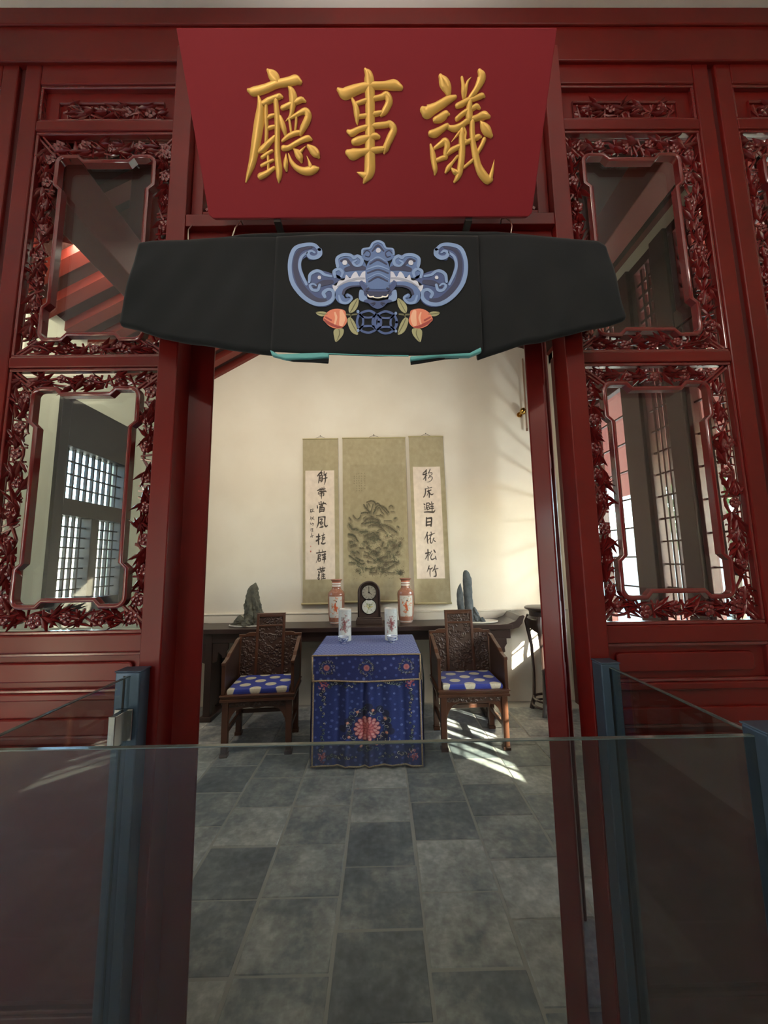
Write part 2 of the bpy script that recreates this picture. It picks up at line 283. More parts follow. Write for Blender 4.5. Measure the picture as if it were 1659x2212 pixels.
SCRR=[[568,2660,11,547,2635,12,525,2617,9],[524,2603,13,538,2599,9,571,2617,7],[564,2646,13,558,2599,12,554,2531,12],[524,2599,11,567,2610,11],[556,2592,10,541,2560,10,525,2542,7],[563,2588,9,574,2592,5],[611,2667,9,600,2638,10,585,2613,7],[596,2620,6,624,2623,7,634,2616,8,627,2598,6,602,2588,6,595,2602,4],[609,2584,7,587,2556,8],[601,2570,6,629,2573,7,634,2555,9,621,2530,7,596,2512,5,568,2509,2],[577,2452,10,583,2438,9],[541,2424,7,583,2434,6,625,2442,7],[549,2424,11,546,2377,13,535,2342,12,522,2326,9],[568,2395,10,614,2412,11],[586,2413,10,593,2366,14,590,2325,13],[585,2391,9,574,2363,8,561,2338,3],[596,2380,10,609,2359,10,626,2357,13,646,2367,3],[525,2243,11,535,2236,13],[531,2211,9,534,2194,5,530,2173,6],[526,2145,9,575,2148,14,634,2145,16,655,2168,5],[557,2253,10,555,2208,11,544,2173,7],[557,2252,10,588,2253,10,584,2225,9,559,2222,8],[562,2200,9,563,2172,9],[562,2200,8,587,2207,10,586,2183,9,563,2176,8],[617,2265,12,620,2249,8],[598,2239,9,639,2245,9],[609,2232,7,612,2217,7],[630,2235,6,622,2217,6],[601,2210,9,638,2215,9],[593,2186,9,639,2192,10],[622,2214,10,620,2154,10],[550,2078,14,547,1984,18],[552,2069,13,607,2074,18],[611,2073,17,608,2025,17,601,1979,16],[550,2025,14,606,2032,12],[549,1989,14,605,1995,14],[557,1905,12,539,1860,10,517,1819,3],[554,1871,13,554,1805,14,558,1771,7],[599,1905,12,602,1887,8],[570,1867,9,601,1877,11,643,1895,5],[601,1873,9,586,1839,9,565,1812,4],[593,1835,9,590,1791,12,598,1777,10,613,1790,6,617,1814,4],[631,1835,12,621,1825,7],[620,1821,7,634,1804,10,647,1795,9],[556,1700,14,557,1644,13,553,1577,9],[529,1658,14,574,1667,11],[550,1644,8,535,1610,10,522,1592,5],[570,1644,9,577,1633,5],[596,1684,8,581,1650,9],[627,1694,14,640,1670,13],[605,1653,9,587,1613,9,599,1585,11,638,1602,8],[642,1622,10,648,1588,11],[566,1514,9,555,1481,12,537,1441,3],[559,1481,8,582,1477,11,603,1490,8],[575,1464,10,572,1423,10,575,1388,5],[635,1520,10,624,1483,10,604,1450,8],[616,1470,11,668,1482,6],[636,1453,16,642,1422,14,638,1395,14,612,1392,4]]
PAINT=[[-194,2245,10,-166,2202,14,-143,2174,18,-120,2146,23],[-156,2273,11,-119,2284,14,-82,2283,19,-59,2262,19,-50,2243,12],[-50,2252,12,-22,2257,14,1,2233,14,34,2218,18,61,2195,19,89,2161,16,102,2147,9],[-41,2210,14,-27,2229,12,1,2228,10,20,2209,8,42,2185,9,65,2157,9,88,2129,7],[-50,2210,19,-60,2173,21,-79,2136,16],[-27,2191,10,-13,2210,10,5,2186,12,19,2158,11,42,2134,9],[-156,2244,11,-148,2211,12],[-138,2258,10,-119,2230,6],[-82,2248,12,-101,2183,10,-111,2159,9],[-222,2142,16,-185,2151,16,-148,2146,18,-120,2150,18],[-232,2114,12,-241,2087,14,-264,2073,14],[-320,2120,12,-297,2087,13,-278,2073,8],[-366,2093,14,-343,2060,14],[108,2213,14,131,2231,14,154,2212,14],[-186,2044,18,-158,2071,23,-121,2076,28,-79,2070,27,-38,2056,28,-11,2028,19],[-177,2016,16,-131,2029,21,-75,2033,21,-29,2023,21,7,1995,19],[-219,2012,14,-200,2026,18],[-145,1983,8,-94,2006,12,-48,2010,10,-7,1990,10,16,1972,10],[21,1995,23,63,1990,27,109,1966,32,154,1937,28,195,1904,16],[-94,1992,7,-48,1996,9,-11,1977,9,44,1944,6],[-35,1931,7,-3,1944,9,43,1930,8,71,1911,6],[-366,2009,27,-348,1981,28,-325,1949,23,-293,1953,28,-261,1943,19],[-371,1889,18,-334,1884,18,-307,1870,14],[-111,2103,18,-84,2094,14],[-29,2065,14,-10,2042,10],[45,2050,7,110,2049,10,133,2047,8],[170,2072,19,189,2081,14],[201,1978,16,219,1969,12],[126,2161,7,167,2160,8],[0,2125,9,37,2101,8],[-47,2112,9,9,2116,7],[-200,2081,11,-167,2104,8],[-367,1896,19,-325,1886,20,-298,1868,14,-280,1835,11,-261,1807,9],[-362,1804,27,-326,1804,23],[-349,1749,37,-298,1767,27,-285,1757,19],[-331,1685,28,-299,1676,23],[-276,1689,23,-253,1670,27],[-233,1917,28,-187,1921,28,-150,1921,18],[-187,1866,22,-146,1884,28,-104,1893,32,-77,1901,32,-63,1878,27,-31,1873,18],[-151,1847,37,-105,1842,37,-77,1865,32],[-197,1802,18,-165,1797,27,-152,1778,19],[-49,1906,23,-21,1905,18],[-27,1836,23,5,1817,18],[32,1794,19,18,1753,20],[106,1802,27,138,1797,32],[151,1751,37,173,1728,32,141,1710,37],[211,1755,32,234,1777,23],[40,1725,19,77,1729,23],[81,1675,36,113,1679,23],[-116,1664,21,-97,1691,13,-70,1695,12,-43,1672,19,-24,1681,18],[-66,1645,27,-34,1640,27],[-56,1718,14,-19,1735,14,3,1708,12],[-17,1581,28,11,1608,32,48,1616,32,75,1616,28],[-3,1571,27,24,1571,28],[-367,1645,11,-336,1622,14,-290,1589,16,-254,1562,14,-217,1543,13,-190,1552,14],[-290,1621,18,-254,1598,19,-208,1579,16],[-368,1563,14,-327,1563,12,-295,1558,8],[-198,1647,13,-153,1637,12,-107,1614,9,-53,1568,8],[52,1553,13,102,1561,18,143,1565,18,193,1564,8],[33,1530,14,83,1539,12],[-27,1504,28,10,1495,22,19,1476,15],[14,1476,14,64,1489,10,119,1515,10,161,1542,9,207,1559,8],[-177,1497,11,-127,1488,10,-72,1500,16],[-132,1447,10,-82,1446,10,-45,1450,13],[73,1449,9,127,1439,8,164,1447,9],[0,1454,6,55,1467,6,101,1498,5,156,1524,5],[108,1647,11,112,1615,9],[149,1637,9,158,1610,7],[203,1578,13,211,1564,10],[228,1460,20,232,1433,16],[-153,1574,6,-99,1568,8],[186,1673,18,205,1682,18],[-244,1729,19,-198,1724,14],[-161,1737,16,-116,1709,14],[-189,1688,11,-143,1669,11]]
EMB=[[0,2,1,[-2110,26430,-2400,26460,-2740,26340,-2920,25980,-2950,25520,-2840,25020,-2590,24620,-2260,24300,-1930,24170,-1600,24210,-1400,24430,-1420,24740,-1480,24920,-1190,25190,-1360,25330,-1520,25370,-1690,25440,-1940,25490,-2140,25420,-2220,25240,-2200,25060,-2280,25020,-2430,25290,-2520,25610,-2520,25840,-2360,25990,-2270,25880,-2060,25900,-1900,26060,-1900,26290],0],[0,2,1,[2220,26400,2510,26420,2840,26300,3020,25930,3040,25470,2920,24980,2650,24570,2310,24260,1980,24130,1650,24180,1450,24400,1480,24720,1550,24900,1260,25170,1430,25300,1600,25350,1770,25420,2020,25460,2220,25390,2300,25210,2270,25030,2360,24980,2510,25250,2610,25570,2620,25800,2450,25960,2370,25840,2160,25870,1990,26030,2000,26260],0],[1,3,2,[-2190,26340,80,-2530,26250,130,-2700,25970,150,-2720,25520,170,-2600,25070,180,-2360,24700,200,-2050,24430,180,-1720,24390,120],0],[1,3,2,[2300,26310,80,2630,26210,130,2800,25930,140,2800,25480,170,2680,25020,180,2430,24660,200,2110,24400,180,1780,24360,120],0],[1,3,2,[-2100,24880,80,-1810,25010,210,-1520,25060,160],0],[1,3,2,[2160,24850,90,1880,24980,210,1590,25030,170],0],[1,0,3,[-1920,26240,110,-2110,26420,130,-2400,26430,140,-2730,26310,150,-2880,25970,150,-2910,25520,140,-2810,25040,150,-2560,24650,150,-2250,24370,150,-1930,24250,140,-1630,24300,140,-1460,24470,130,-1460,24700,120,-1620,24780,110,-1780,24660,130,-1730,24510,100],0],[1,0,3,[2020,26220,110,2220,26390,120,2510,26400,140,2830,26270,150,2980,25920,140,3000,25470,140,2880,25000,150,2620,24610,150,2300,24330,150,1980,24210,140,1680,24270,140,1510,24450,130,1520,24670,120,1690,24750,110,1840,24620,120,1790,24480,110],0],[1,0,3,[-1920,26220,170,-1920,26060,170,-2060,25950,150,-2240,25980,140,-2310,26130,110,-2190,26200,80,-2090,26140,70],0],[1,0,3,[2020,26190,170,2020,26030,160,2160,25920,160,2340,25950,140,2410,26100,110,2290,26170,90,2190,26110,60],0],[1,0,3,[-2360,26130,90,-2530,25960,100,-2590,25650,100,-2510,25340,100,-2350,24970,90],0],[1,0,3,[2460,26100,90,2630,25930,100,2680,25610,100,2590,25300,100,2420,24930,80],0],[1,0,3,[-2260,25060,90,-2230,25320,110,-2060,25450,120,-1900,25440,110,-1750,25320,100,-1520,25260,80],0],[1,0,3,[2330,25030,90,2300,25290,110,2140,25420,120,1980,25410,100,1830,25290,100,1600,25240,80],0],[1,0,3,[-1910,24950,90,-1970,24760,100,-2140,24770,100,-2230,24920,90,-2140,24990,70,-2030,24930,60],0],[1,0,3,[1980,24920,90,2040,24720,100,2200,24730,100,2300,24880,90,2210,24960,70,2100,24890,60],0],[1,4,4,[-1920,25220,120,-1920,25200,120],0],[1,4,4,[2000,25190,120,2000,25170,120],0],[0,1,1,[-1360,25260,-1470,25330,-1430,25530,-1320,25560,-1390,25740,-1360,25990,-1150,26110,-900,26110,-770,26040,-610,26060,-470,25910,-420,25810,-360,25640,-360,25270,-690,25230,-1030,25220,-1270,25170],0],[0,1,1,[1430,25240,1550,25300,1510,25510,1400,25540,1480,25710,1450,25970,1240,26090,990,26090,860,26030,700,26050,560,25900,510,25800,440,25630,430,25270,760,25220,1100,25210,1340,25150],0],[1,3,2,[-1020,25510,160,-690,25590,250,-440,25550,160],0],[1,3,2,[1100,25490,170,770,25580,250,520,25540,170],0],[1,3,2,[-1190,25830,80,-1020,25870,120,-860,25690,90],0],[1,3,2,[1280,25810,80,1110,25850,130,940,25670,80],0],[1,0,3,[-1400,25230,90,-1430,25440,110,-1270,25520,100,-1150,25410,100,-1190,25240,70],0],[1,0,3,[1470,25200,90,1510,25420,110,1350,25500,110,1230,25390,100,1260,25220,80],0],[1,0,3,[-1310,25620,110,-1330,25910,110,-1110,26050,120,-860,26020,110,-770,25910,90,-650,26000,120,-500,25880,120,-530,25690,110,-690,25640,90,-800,25750,80,-690,25830,60],0],[1,0,3,[1390,25600,110,1420,25890,120,1200,26030,120,950,26010,110,860,25900,90,740,25990,120,590,25870,110,610,25680,110,770,25630,90,880,25740,70,780,25820,60],0],[1,4,4,[-1070,25760,170,-1070,25740,170],0],[1,4,4,[1150,25740,170,1150,25720,170],0],[0,4,2,[-360,25410,-490,25400,-590,25230,-690,25430,-810,25340,-900,25180,-1030,25320,-1090,25120,-1270,25100,-1360,24920,-1490,24940,-1400,24690,-1310,24790,-1110,24960,-780,25040,-450,25060,-360,25000],0],[0,4,2,[440,25400,560,25390,660,25220,770,25420,880,25330,970,25160,1100,25310,1160,25100,1340,25080,1420,24900,1550,24920,1460,24660,1370,24760,1170,24940,840,25030,510,25050,430,25000],0],[1,5,3,[-430,25180,60,-690,25160,80,-1030,25050,80,-1310,24880,40],0],[1,5,3,[490,25180,60,760,25150,90,1090,25040,80,1380,24850,50],0],[1,1,3,[-450,24960,180,-860,24950,210,-1130,24830,260,-1270,24610,290,-1180,24400,270,-1010,24350,210,-900,24470,190,-980,24560,150],0],[1,1,3,[510,24950,180,920,24940,220,1190,24810,260,1320,24580,290,1230,24380,280,1060,24330,200,950,24450,190,1030,24540,150],0],[1,3,4,[-490,24900,40,-860,24870,60,-1070,24760,90,-1130,24610,90],0],[1,3,4,[550,24900,40,920,24860,70,1130,24740,90,1190,24590,90],0],[1,0,4,[-1270,24540,60,-1190,24320,90,-990,24290,90,-840,24460,70,-970,24580,60],0],[1,0,4,[1330,24520,60,1240,24300,90,1030,24270,90,890,24450,80,1020,24560,60],0],[0,1,5,[40,25990,270,25910,400,25680,450,25360,430,25040,340,24840,-280,24840,-370,25050,-380,25410,-320,25680,-170,25910],0],[1,3,6,[-230,25680,50,40,25830,70,330,25670,50],0],[1,3,6,[-310,25350,50,40,25470,60,380,25340,50],0],[1,3,6,[-270,25040,50,30,25200,70,350,25050,50],0],[1,0,6,[-220,25780,30,40,25930,50,310,25780,30],0],[1,0,6,[-330,25480,40,40,25600,60,410,25470,30],0],[1,0,6,[-320,25150,30,40,25320,50,390,25140,30],0],[0,1,4,[-520,26140,-440,26260,-230,26300,-140,26460,50,26550,240,26460,330,26300,530,26250,620,26130,580,25930,390,25800,270,25880,40,25990,-180,25890,-310,25810,-480,25920],0],[1,3,6,[-150,26160,40,50,26370,70,250,26160,40],0],[1,3,6,[-440,26070,30,-330,26190,30,-210,26090,30,-260,25950,30,-380,25980,20],0],[1,3,6,[530,26070,30,430,26180,30,300,26090,30,350,25940,40,470,25970,20],0],[1,0,6,[-480,26030,60,-460,26220,70,-220,26280,80,-120,26450,80,50,26520,90,220,26450,90,320,26270,70,550,26220,70,570,26020,60],0],[1,4,7,[60,26180,170,60,26170,170],0],[0,0,5,[-580,24730,-600,24410,-450,24320,-290,24290,-370,24550,-450,24710],0],[0,0,5,[640,24720,650,24400,500,24310,340,24290,420,24550,510,24700],0],[0,2,6,[-590,24980,-490,25080,-360,24900,30,24890,420,24900,550,25080,660,24970,560,24750,480,24670,480,24550,250,24440,30,24460,-200,24440,-420,24550,-450,24710],0],[1,3,7,[-430,24690,40,-290,24600,170,30,24570,200,330,24590,170,480,24680,40],0],[1,1,8,[-280,24820,120,30,24830,170,340,24820,120],0],[1,3,9,[-280,24780,60,-370,24730,50,-310,24670,50],0],[1,3,9,[340,24770,70,420,24730,50,360,24660,40],0],[0,2,6,[-310,24400,-450,24330,-290,24260,-170,24130,20,24050,210,24130,330,24260,500,24320,360,24390,20,24330],0],[1,3,8,[-210,24240,40,-80,24260,50,-150,24170,40],0],[1,3,8,[250,24240,40,130,24260,60,190,24170,30],0],[1,6,9,[-310,24540,40,-250,24470,50,-120,24480,50],0],[1,6,9,[360,24540,30,300,24470,50,170,24480,50],0],[1,6,9,[-120,24450,20,20,24430,40,170,24450,30],0],[1,7,1,[40,23620,80,30,23530,90,0,23450,90,-50,23370,90,-100,23310,80,-180,23270,80,-260,23240,80,-340,23240,80,-420,23260,80,-500,23290,80,-560,23350,80,-620,23420,80,-660,23500,90,-670,23580,80,-670,23670,80,-650,23760,80,-620,23840,90,-560,23910,80,-490,23960,80,-410,23990,80,-330,24010,80,-250,24010,80,-170,23980,80,-100,23930,90,-40,23870,80,10,23790,80,40,23710,80,40,23620,80],101],[1,7,1,[-580,23880,60,-500,23800,80,-310,23770,70,-130,23800,70,-40,23880,60],101],[1,7,1,[-590,23370,70,-500,23450,70,-320,23470,80,-130,23450,70,-50,23370,70],101],[1,7,1,[-570,23880,70,-490,23780,70,-470,23630,70,-500,23470,80,-570,23370,60],101],[1,7,1,[-60,23880,70,-130,23780,70,-160,23620,70,-140,23470,80,-70,23370,70],101],[1,7,2,[630,23590,90,620,23500,90,590,23410,90,540,23340,90,490,23280,80,410,23230,80,330,23210,80,250,23200,80,170,23220,80,90,23260,80,30,23310,80,-30,23380,80,-60,23460,80,-80,23550,80,-80,23640,80,-60,23720,80,-20,23800,80,30,23870,90,100,23920,80,180,23960,80,260,23980,80,340,23970,80,420,23940,90,500,23900,80,550,23840,90,600,23760,80,630,23670,80,630,23590,90],102],[1,7,2,[10,23850,60,90,23770,80,280,23740,70,460,23760,80,550,23840,60],102],[1,7,2,[0,23340,70,90,23410,70,270,23430,80,460,23410,70,540,23330,70],102],[1,7,2,[30,23850,60,100,23750,70,120,23590,70,90,23430,80,20,23340,60],102],[1,7,2,[530,23840,70,460,23740,70,430,23590,70,450,23430,80,520,23330,70],102],[1,0,2,[-640,23990,100,-640,23970,100],403],[1,0,2,[610,23920,90,610,23900,90],404],[1,0,2,[-640,23320,90,-640,23300,90],405],[1,0,2,[600,23290,90,600,23270,90],406],[0,8,2,[-1790,23730,-1680,23940,-1480,24070,-1230,24080,-1060,24000,-1040,23850,-1000,23650,-1110,23460,-1310,23380,-1560,23460,-1720,23620],207],[0,8,2,[1830,23690,1720,23910,1520,24050,1280,24060,1100,23990,1080,23830,1030,23630,1140,23440,1340,23360,1590,23430,1750,23580],208],[1,9,3,[-1190,23980,120,-1150,23760,200,-1190,23540,160],207],[1,9,3,[1230,23960,130,1190,23740,200,1220,23520,160],208],[1,9,3,[-1400,23940,60,-1360,23770,80,-1400,23550,60],207],[1,9,3,[1440,23920,50,1390,23740,70,1430,23520,50],208],[1,10,3,[-1760,23720,40,-1600,23580,90,-1350,23460,80,-1190,23440,40],207],[1,10,3,[1800,23680,40,1630,23550,90,1380,23430,90,1220,23410,40],208],[1,10,3,[-1700,23790,50,-1520,23680,50],207],[1,10,3,[1740,23760,50,1550,23650,50],208],[0,11,1,[-2030,23970,-1800,24000,-1650,23920,-1800,23830,-1930,23860],309],[0,11,1,[2070,23930,1850,23970,1690,23890,1830,23800,1970,23820],310],[0,11,1,[-1440,23320,-1310,23390,-1120,23370,-1150,23150,-1360,22920,-1430,23110],311],[0,11,1,[1460,23290,1340,23370,1140,23350,1170,23130,1380,22890,1450,23080],312],[0,11,1,[-640,24470,-630,24240,-740,24020,-910,23940,-950,24110,-860,24310],313],[0,11,1,[690,24460,680,24230,780,24010,940,23920,990,24100,910,24300],314],[0,11,1,[-990,23720,-870,23770,-720,23540,-640,23180,-830,23240,-950,23460],315],[0,11,1,[1020,23700,900,23750,750,23530,660,23170,850,23230,970,23440],316],[1,12,2,[-2010,23960,20,-1800,23910,20,-1650,23900,20],309],[1,12,2,[2050,23920,20,1850,23880,20,1690,23870,20],310],[1,12,2,[-1270,23360,20,-1250,23200,30,-1350,22940,10],311],[1,12,2,[1300,23340,20,1270,23170,30,1370,22910,20],312],[1,12,2,[-660,24420,20,-780,24180,30,-900,23960,20],313],[1,12,2,[710,24410,10,830,24170,20,940,23940,20],314],[1,12,2,[-900,23730,20,-810,23500,30,-660,23210,10],315],[1,12,2,[930,23710,20,830,23480,30,680,23200,20],316],[1,12,0,[-1110,23900,50,-870,23880,60,-680,23900,50],317],[1,12,0,[1150,23880,50,900,23870,60,720,23890,50],318],[1,12,0,[-870,23890,40,-900,23760,30],317],[1,12,0,[900,23880,40,930,23740,30],318]]
ROBE_LT=[[-0.81,2.68],[-0.768,2.688],[-0.657,2.691],[-0.531,2.701],[-0.404,2.705],[-0.334,2.703]]
ROBE_LB=[[-0.859,2.375],[-0.794,2.354],[-0.716,2.327],[-0.608,2.306],[-0.485,2.286],[-0.347,2.263]]
ROBE_RT=[[0.325,2.704],[0.413,2.707],[0.51,2.703],[0.622,2.691],[0.767,2.676],[0.791,2.658]]
ROBE_RB=[[0.336,2.245],[0.406,2.267],[0.485,2.289],[0.596,2.316],[0.691,2.341],[0.836,2.376]]
ROBE_CT=[[-0.34,2.682],[-0.18,2.691],[0.003,2.69],[0.187,2.685],[0.348,2.681]]
ROBE_CB=[[-0.35,2.265],[-0.178,2.253],[-0.002,2.245],[0.174,2.247],[0.344,2.255]]
# ---------------------------------------------------------------- palette
lacq = mat('red_lacquer', (106, 18, 14), .34, coat=.08, spec=.3, bump=.12, bscale=14, bdist=.003, col2=(92, 14, 11), nscale=3)
lacqc = mat('carved_red_lacquer', (104, 24, 24), .2, coat=.6, bump=.25, bscale=60, bdist=.002)
lacqd = mat('dark_red_lacquer', (70, 18, 18), .45, bump=.15, bscale=20)
timber = mat('roof_timber', (110, 34, 24), .55, bump=.2, bscale=18)
boardm = mat('roof_board', (58, 26, 20), .8)
plaster = mat('white_plaster', (226, 219, 204), .9, bump=.25, bscale=9, bdist=.004, col2=(220, 212, 196), nscale=2.2)
plasterg = mat('grey_green_plaster', (196, 196, 180), .9, bump=.2, bscale=9, bdist=.004)
ceilm = mat('white_ceiling', (222, 216, 208), .9)
mortar = mat('pale_mortar', (158, 156, 150), .95, coords='world', bump=.3, bscale=90)
boardred = mat('name_board_red', (132, 28, 38), .72, spec=.3, bump=.06, bscale=180, bdist=.001)
gold = mat('gilded_carving', (230, 184, 96), .40, metal=.35, bump=.1, bscale=120, bdist=.001)
pane = glassmat('window_glass', (236, 240, 238))
barglass = glassmat('barrier_glass', (222, 226, 224), .004, (150, 140, 136))
edgeglass = mat('glass_edge', (70, 82, 80), .12, spec=.8)
darkmetal = mat('blue_grey_metal', (74, 90, 108), .38, metal=.6)
chrome = mat('brushed_steel', (190, 190, 188), .25, metal=1)
iron = mat('dark_iron', (40, 36, 34), .5, metal=.7)
wire = mat('bright_wire', (200, 190, 175), .3, metal=1)
brass = mat('brass', (190, 150, 80), .25, metal=1)
# slate tile: world-position noise, tone per tile
def slate():
    M = bpy.data.materials.new('slate'); M.use_nodes = True; t = M.node_tree; b = t.nodes['Principled BSDF']; N = t.nodes.new; L = t.links.new
    g = N('ShaderNodeNewGeometry'); oi = N('ShaderNodeObjectInfo')
    n1 = N('ShaderNodeTexNoise'); n1.inputs['Scale'].default_value = 3.6; n1.inputs['Detail'].default_value = 10; n1.inputs['Roughness'].default_value = .70; L(g.outputs['Position'], n1.inputs['Vector'])
    ad = N('ShaderNodeMath'); ad.operation = 'MULTIPLY_ADD'; ad.inputs[1].default_value = .26; L(oi.outputs['Random'], ad.inputs[0]); L(n1.outputs['Fac'], ad.inputs[2])
    r = N('ShaderNodeValToRGB'); e = r.color_ramp.elements
    e[0].position = .34; e[0].color = tuple(lin((84, 90, 96)))+(1,); e[1].position = .86; e[1].color = tuple(lin((196, 196, 190)))+(1,)
    k = e.new(.58); k.color = tuple(lin((122, 128, 131)))+(1,); k = e.new(.68); k.color = tuple(lin((152, 154, 152)))+(1,)
    L(ad.outputs[0], r.inputs[0])
    n2 = N('ShaderNodeTexNoise'); n2.inputs['Scale'].default_value = 26; n2.inputs['Detail'].default_value = 5; L(g.outputs['Position'], n2.inputs['Vector'])
    r2 = N('ShaderNodeValToRGB'); r2.color_ramp.elements[0].position = .40; r2.color_ramp.elements[1].position = .75
    r2.color_ramp.elements[0].color = (.82, .82, .82, 1); r2.color_ramp.elements[1].color = (1.25, 1.25, 1.22, 1); L(n2.outputs['Fac'], r2.inputs[0])
    mx = N('ShaderNodeMix'); mx.data_type = 'RGBA'; mx.blend_type = 'MULTIPLY'; mx.inputs[0].default_value = 1
    L(r.outputs[0], mx.inputs[6]); L(r2.outputs[0], mx.inputs[7]); L(mx.outputs[2], b.inputs['Base Color'])
    b.inputs['Roughness'].default_value = .40; b.inputs['Specular IOR Level'].default_value = .45
    bp = N('ShaderNodeBump'); bp.inputs['Strength'].default_value = .35; bp.inputs['Distance'].default_value = .004; L(n2.outputs['Fac'], bp.inputs['Height']); L(bp.outputs[0], b.inputs['Normal'])
    return M
slatem = slate()
# ---------------------------------------------------------------- room shell
XL, XR, YW, YP = -2.6, 2.15, 4.55, 1.30
fl = struct(obj('floor', MB().box(-5, 2.6, -4.3, YW+.2, -.12, -.0025), mortar))
tile_mb = MB().box(-.1865, .1865, -.171, .171, -.012, 0)
tile0 = None
starts = {-2: .12, -1: .12, 0: .07, 1: .22, 2: .04, 3: .24, 4: .05, 5: .25}
for ci in range(-6, 12):
    xc = -.405 + .3825*(ci-2)
    off = [2.043, 1.876, 2.054, 2.253][(ci-2) % 4] if 2 <= ci <= 5 else [2.209, 2.04, 2.12, 1.93][ci % 4]
    for rj in range(-12, 8):
        y = off + .3465*rj + .173
        if y+.17 > YW or y < -2.2 or xc-.19 < XL or xc+.19 > XR: continue
        if y < 1.2 and (abs(xc) > 1.3 or y < .2): continue
        if tile0 is None:
            o = tile0 = obj('floor_tile', tile_mb, slatem, fl, bevel=.004, seg=1)
        else:
            o = tile0.copy(); COL.objects.link(o)
        o.location = (xc+random.uniform(-.002, .002), y+random.uniform(-.003, .003), random.uniform(-.0008, .0012))
        o.rotation_euler = (random.uniform(-.002, .002), random.uniform(-.002, .002), random.uniform(-.004, .004))
        o.scale = (random.uniform(.980, .996), random.uniform(.978, .996), 1)
wb = struct(obj('wall_back', MB().box(XL-.3, XR+.3, YW, YW+.2, -.1, 4.9).box(XL, XR, YW-.022, YW+.01, -.01, 1.0).box(XL, XR, YW-.03, YW+.01, .985, 1.005), plaster, bevel=.006))
# left wall with the lattice window opening
def holed_wall(name, x0, x1, holes, y0, y1, z0, z1, mt):
    mb = MB(); ys = sorted({y0, y1, *[h[0] for h in holes], *[h[1] for h in holes]})
    for a, b in zip(ys[:-1], ys[1:]):
        hs = [h for h in holes if h[0] <= a and h[1] >= b]
        zs = [z0]+[v for h in sorted(hs, key=lambda q: q[2]) for v in h[2:4]]+[z1]
        for k in range(0, len(zs), 2):
            if zs[k+1]-zs[k] > 1e-3: mb.box(x0, x1, a, b, zs[k], zs[k+1])
    return struct(obj(name, mb, mt))
holed_wall('wall_left', XL-.2, XL, [(3.05, 3.92, 1.2, 2.95)], 1.25, YW+.1, -.1, 4.9, plasterg)
def lattice(mb, x0, x1, ya, yb, za, zb, ny, nz, wy=.008, wz=.006):
    for i in range(1, ny): y = ya+(yb-ya)*i/ny; mb.box(x0, x1, y-wy, y+wy, za, zb)
    for j in range(1, nz): z = za+(zb-za)*j/nz; mb.box(x0+.002, x1-.002, ya, yb, z-wz, z+wz)
    return mb
darkwood = mat('dark_window_wood', (22, 20, 32), .5, bump=.2, bscale=30)
w1 = struct(obj('window_1', MB().box(XL-.1, XL+.03, 3.02, 3.11, 1.17, 2.98).box(XL-.1, XL+.03, 3.86, 3.95, 1.17, 2.98).box(XL-.1, XL+.03, 3.11, 3.86, 2.57, 2.98)
           .box(XL-.1, XL+.03, 3.11, 3.86, 1.17, 1.29).box(XL-.1, XL+.03, 3.11, 3.86, 1.99, 2.13).box(XL-.09, XL+.02, 3.45, 3.53, 1.29, 1.99), darkwood, bevel=.004))
obj('lattice', lattice(MB(), XL-.05, XL-.025, 3.11, 3.86, 2.13, 2.57, 10, 4), darkwood, w1)
obj('lattice', lattice(MB(), XL-.05, XL-.025, 3.11, 3.45, 1.29, 1.99, 5, 8), darkwood, w1)
obj('lattice', lattice(MB(), XL-.05, XL-.025, 3.53, 3.86, 1.29, 1.99, 5, 8), darkwood, w1)
obj('pane', MB().box(XL-.062, XL-.058, 3.11, 3.86, 1.29, 2.57), pane, w1)
# right wall: a row of lattice doors with posts, transom panels above
wr = struct(obj('wall_right', MB().box(XR, XR+.2, 1.25, 1.52, -.1, 4.9).box(XR, XR+.2, 4.45, YW+.1, -.1, 4.9).box(XR, XR+.2, 1.25, YW+.1, 4.0, 4.9), plaster))
wn = 2
for ya, yb, ny, nz, kind in ((1.52, 2.05, 3, 8, 0), (2.05, 2.55, 4, 10, 0), (2.70, 2.98, 4, 13, 0), (3.20, 3.70, 1, 9, 1), (3.72, 4.20, 1, 13, 0)):
    f = .035
    mb = MB().box(XR, XR+.06, ya, ya+f, .02, 3.2).box(XR, XR+.06, yb-f, yb, .02, 3.2).box(XR, XR+.06, ya+f, yb-f, .70, .83).box(XR, XR+.06, ya+f, yb-f, 3.08, 3.2).box(XR, XR+.06, ya+f, yb-f, .02, .12).box(XR+.02, XR+.04, ya+f, yb-f, .12, .70)
    wo = struct(obj('window_%d' % wn, mb, lacqd, bevel=.003)); wn += 1
    obj('lattice', lattice(MB(), XR+.02, XR+.045, ya+f, yb-f, .83, 3.08, ny, nz), lacqd, wo)
    obj('pane', MB().box(XR+.05, XR+.054, ya+f, yb-f, .83, 3.08), pane, wo)
tn = 1
def trim(mb, mt, **k):
    global tn
    o = struct(obj('trim_%d' % tn, mb, mt, **k)); tn += 1; return o
trim(MB().box(XR-.03, XR+.10, 2.55, 2.70, 0, 4.0), lacqd, bevel=.006)
trim(MB().box(XR-.03, XR+.10, 2.98, 3.20, 0, 4.0), lacqd, bevel=.006)
trim(MB().box(XR-.03, XR+.10, 4.20, 4.45, 0, 4.0), lacqd, bevel=.006)
trim(MB().box(XR-.02, XR+.10, 1.5, 4.45, 3.2, 3.32), lacqd, bevel=.005)
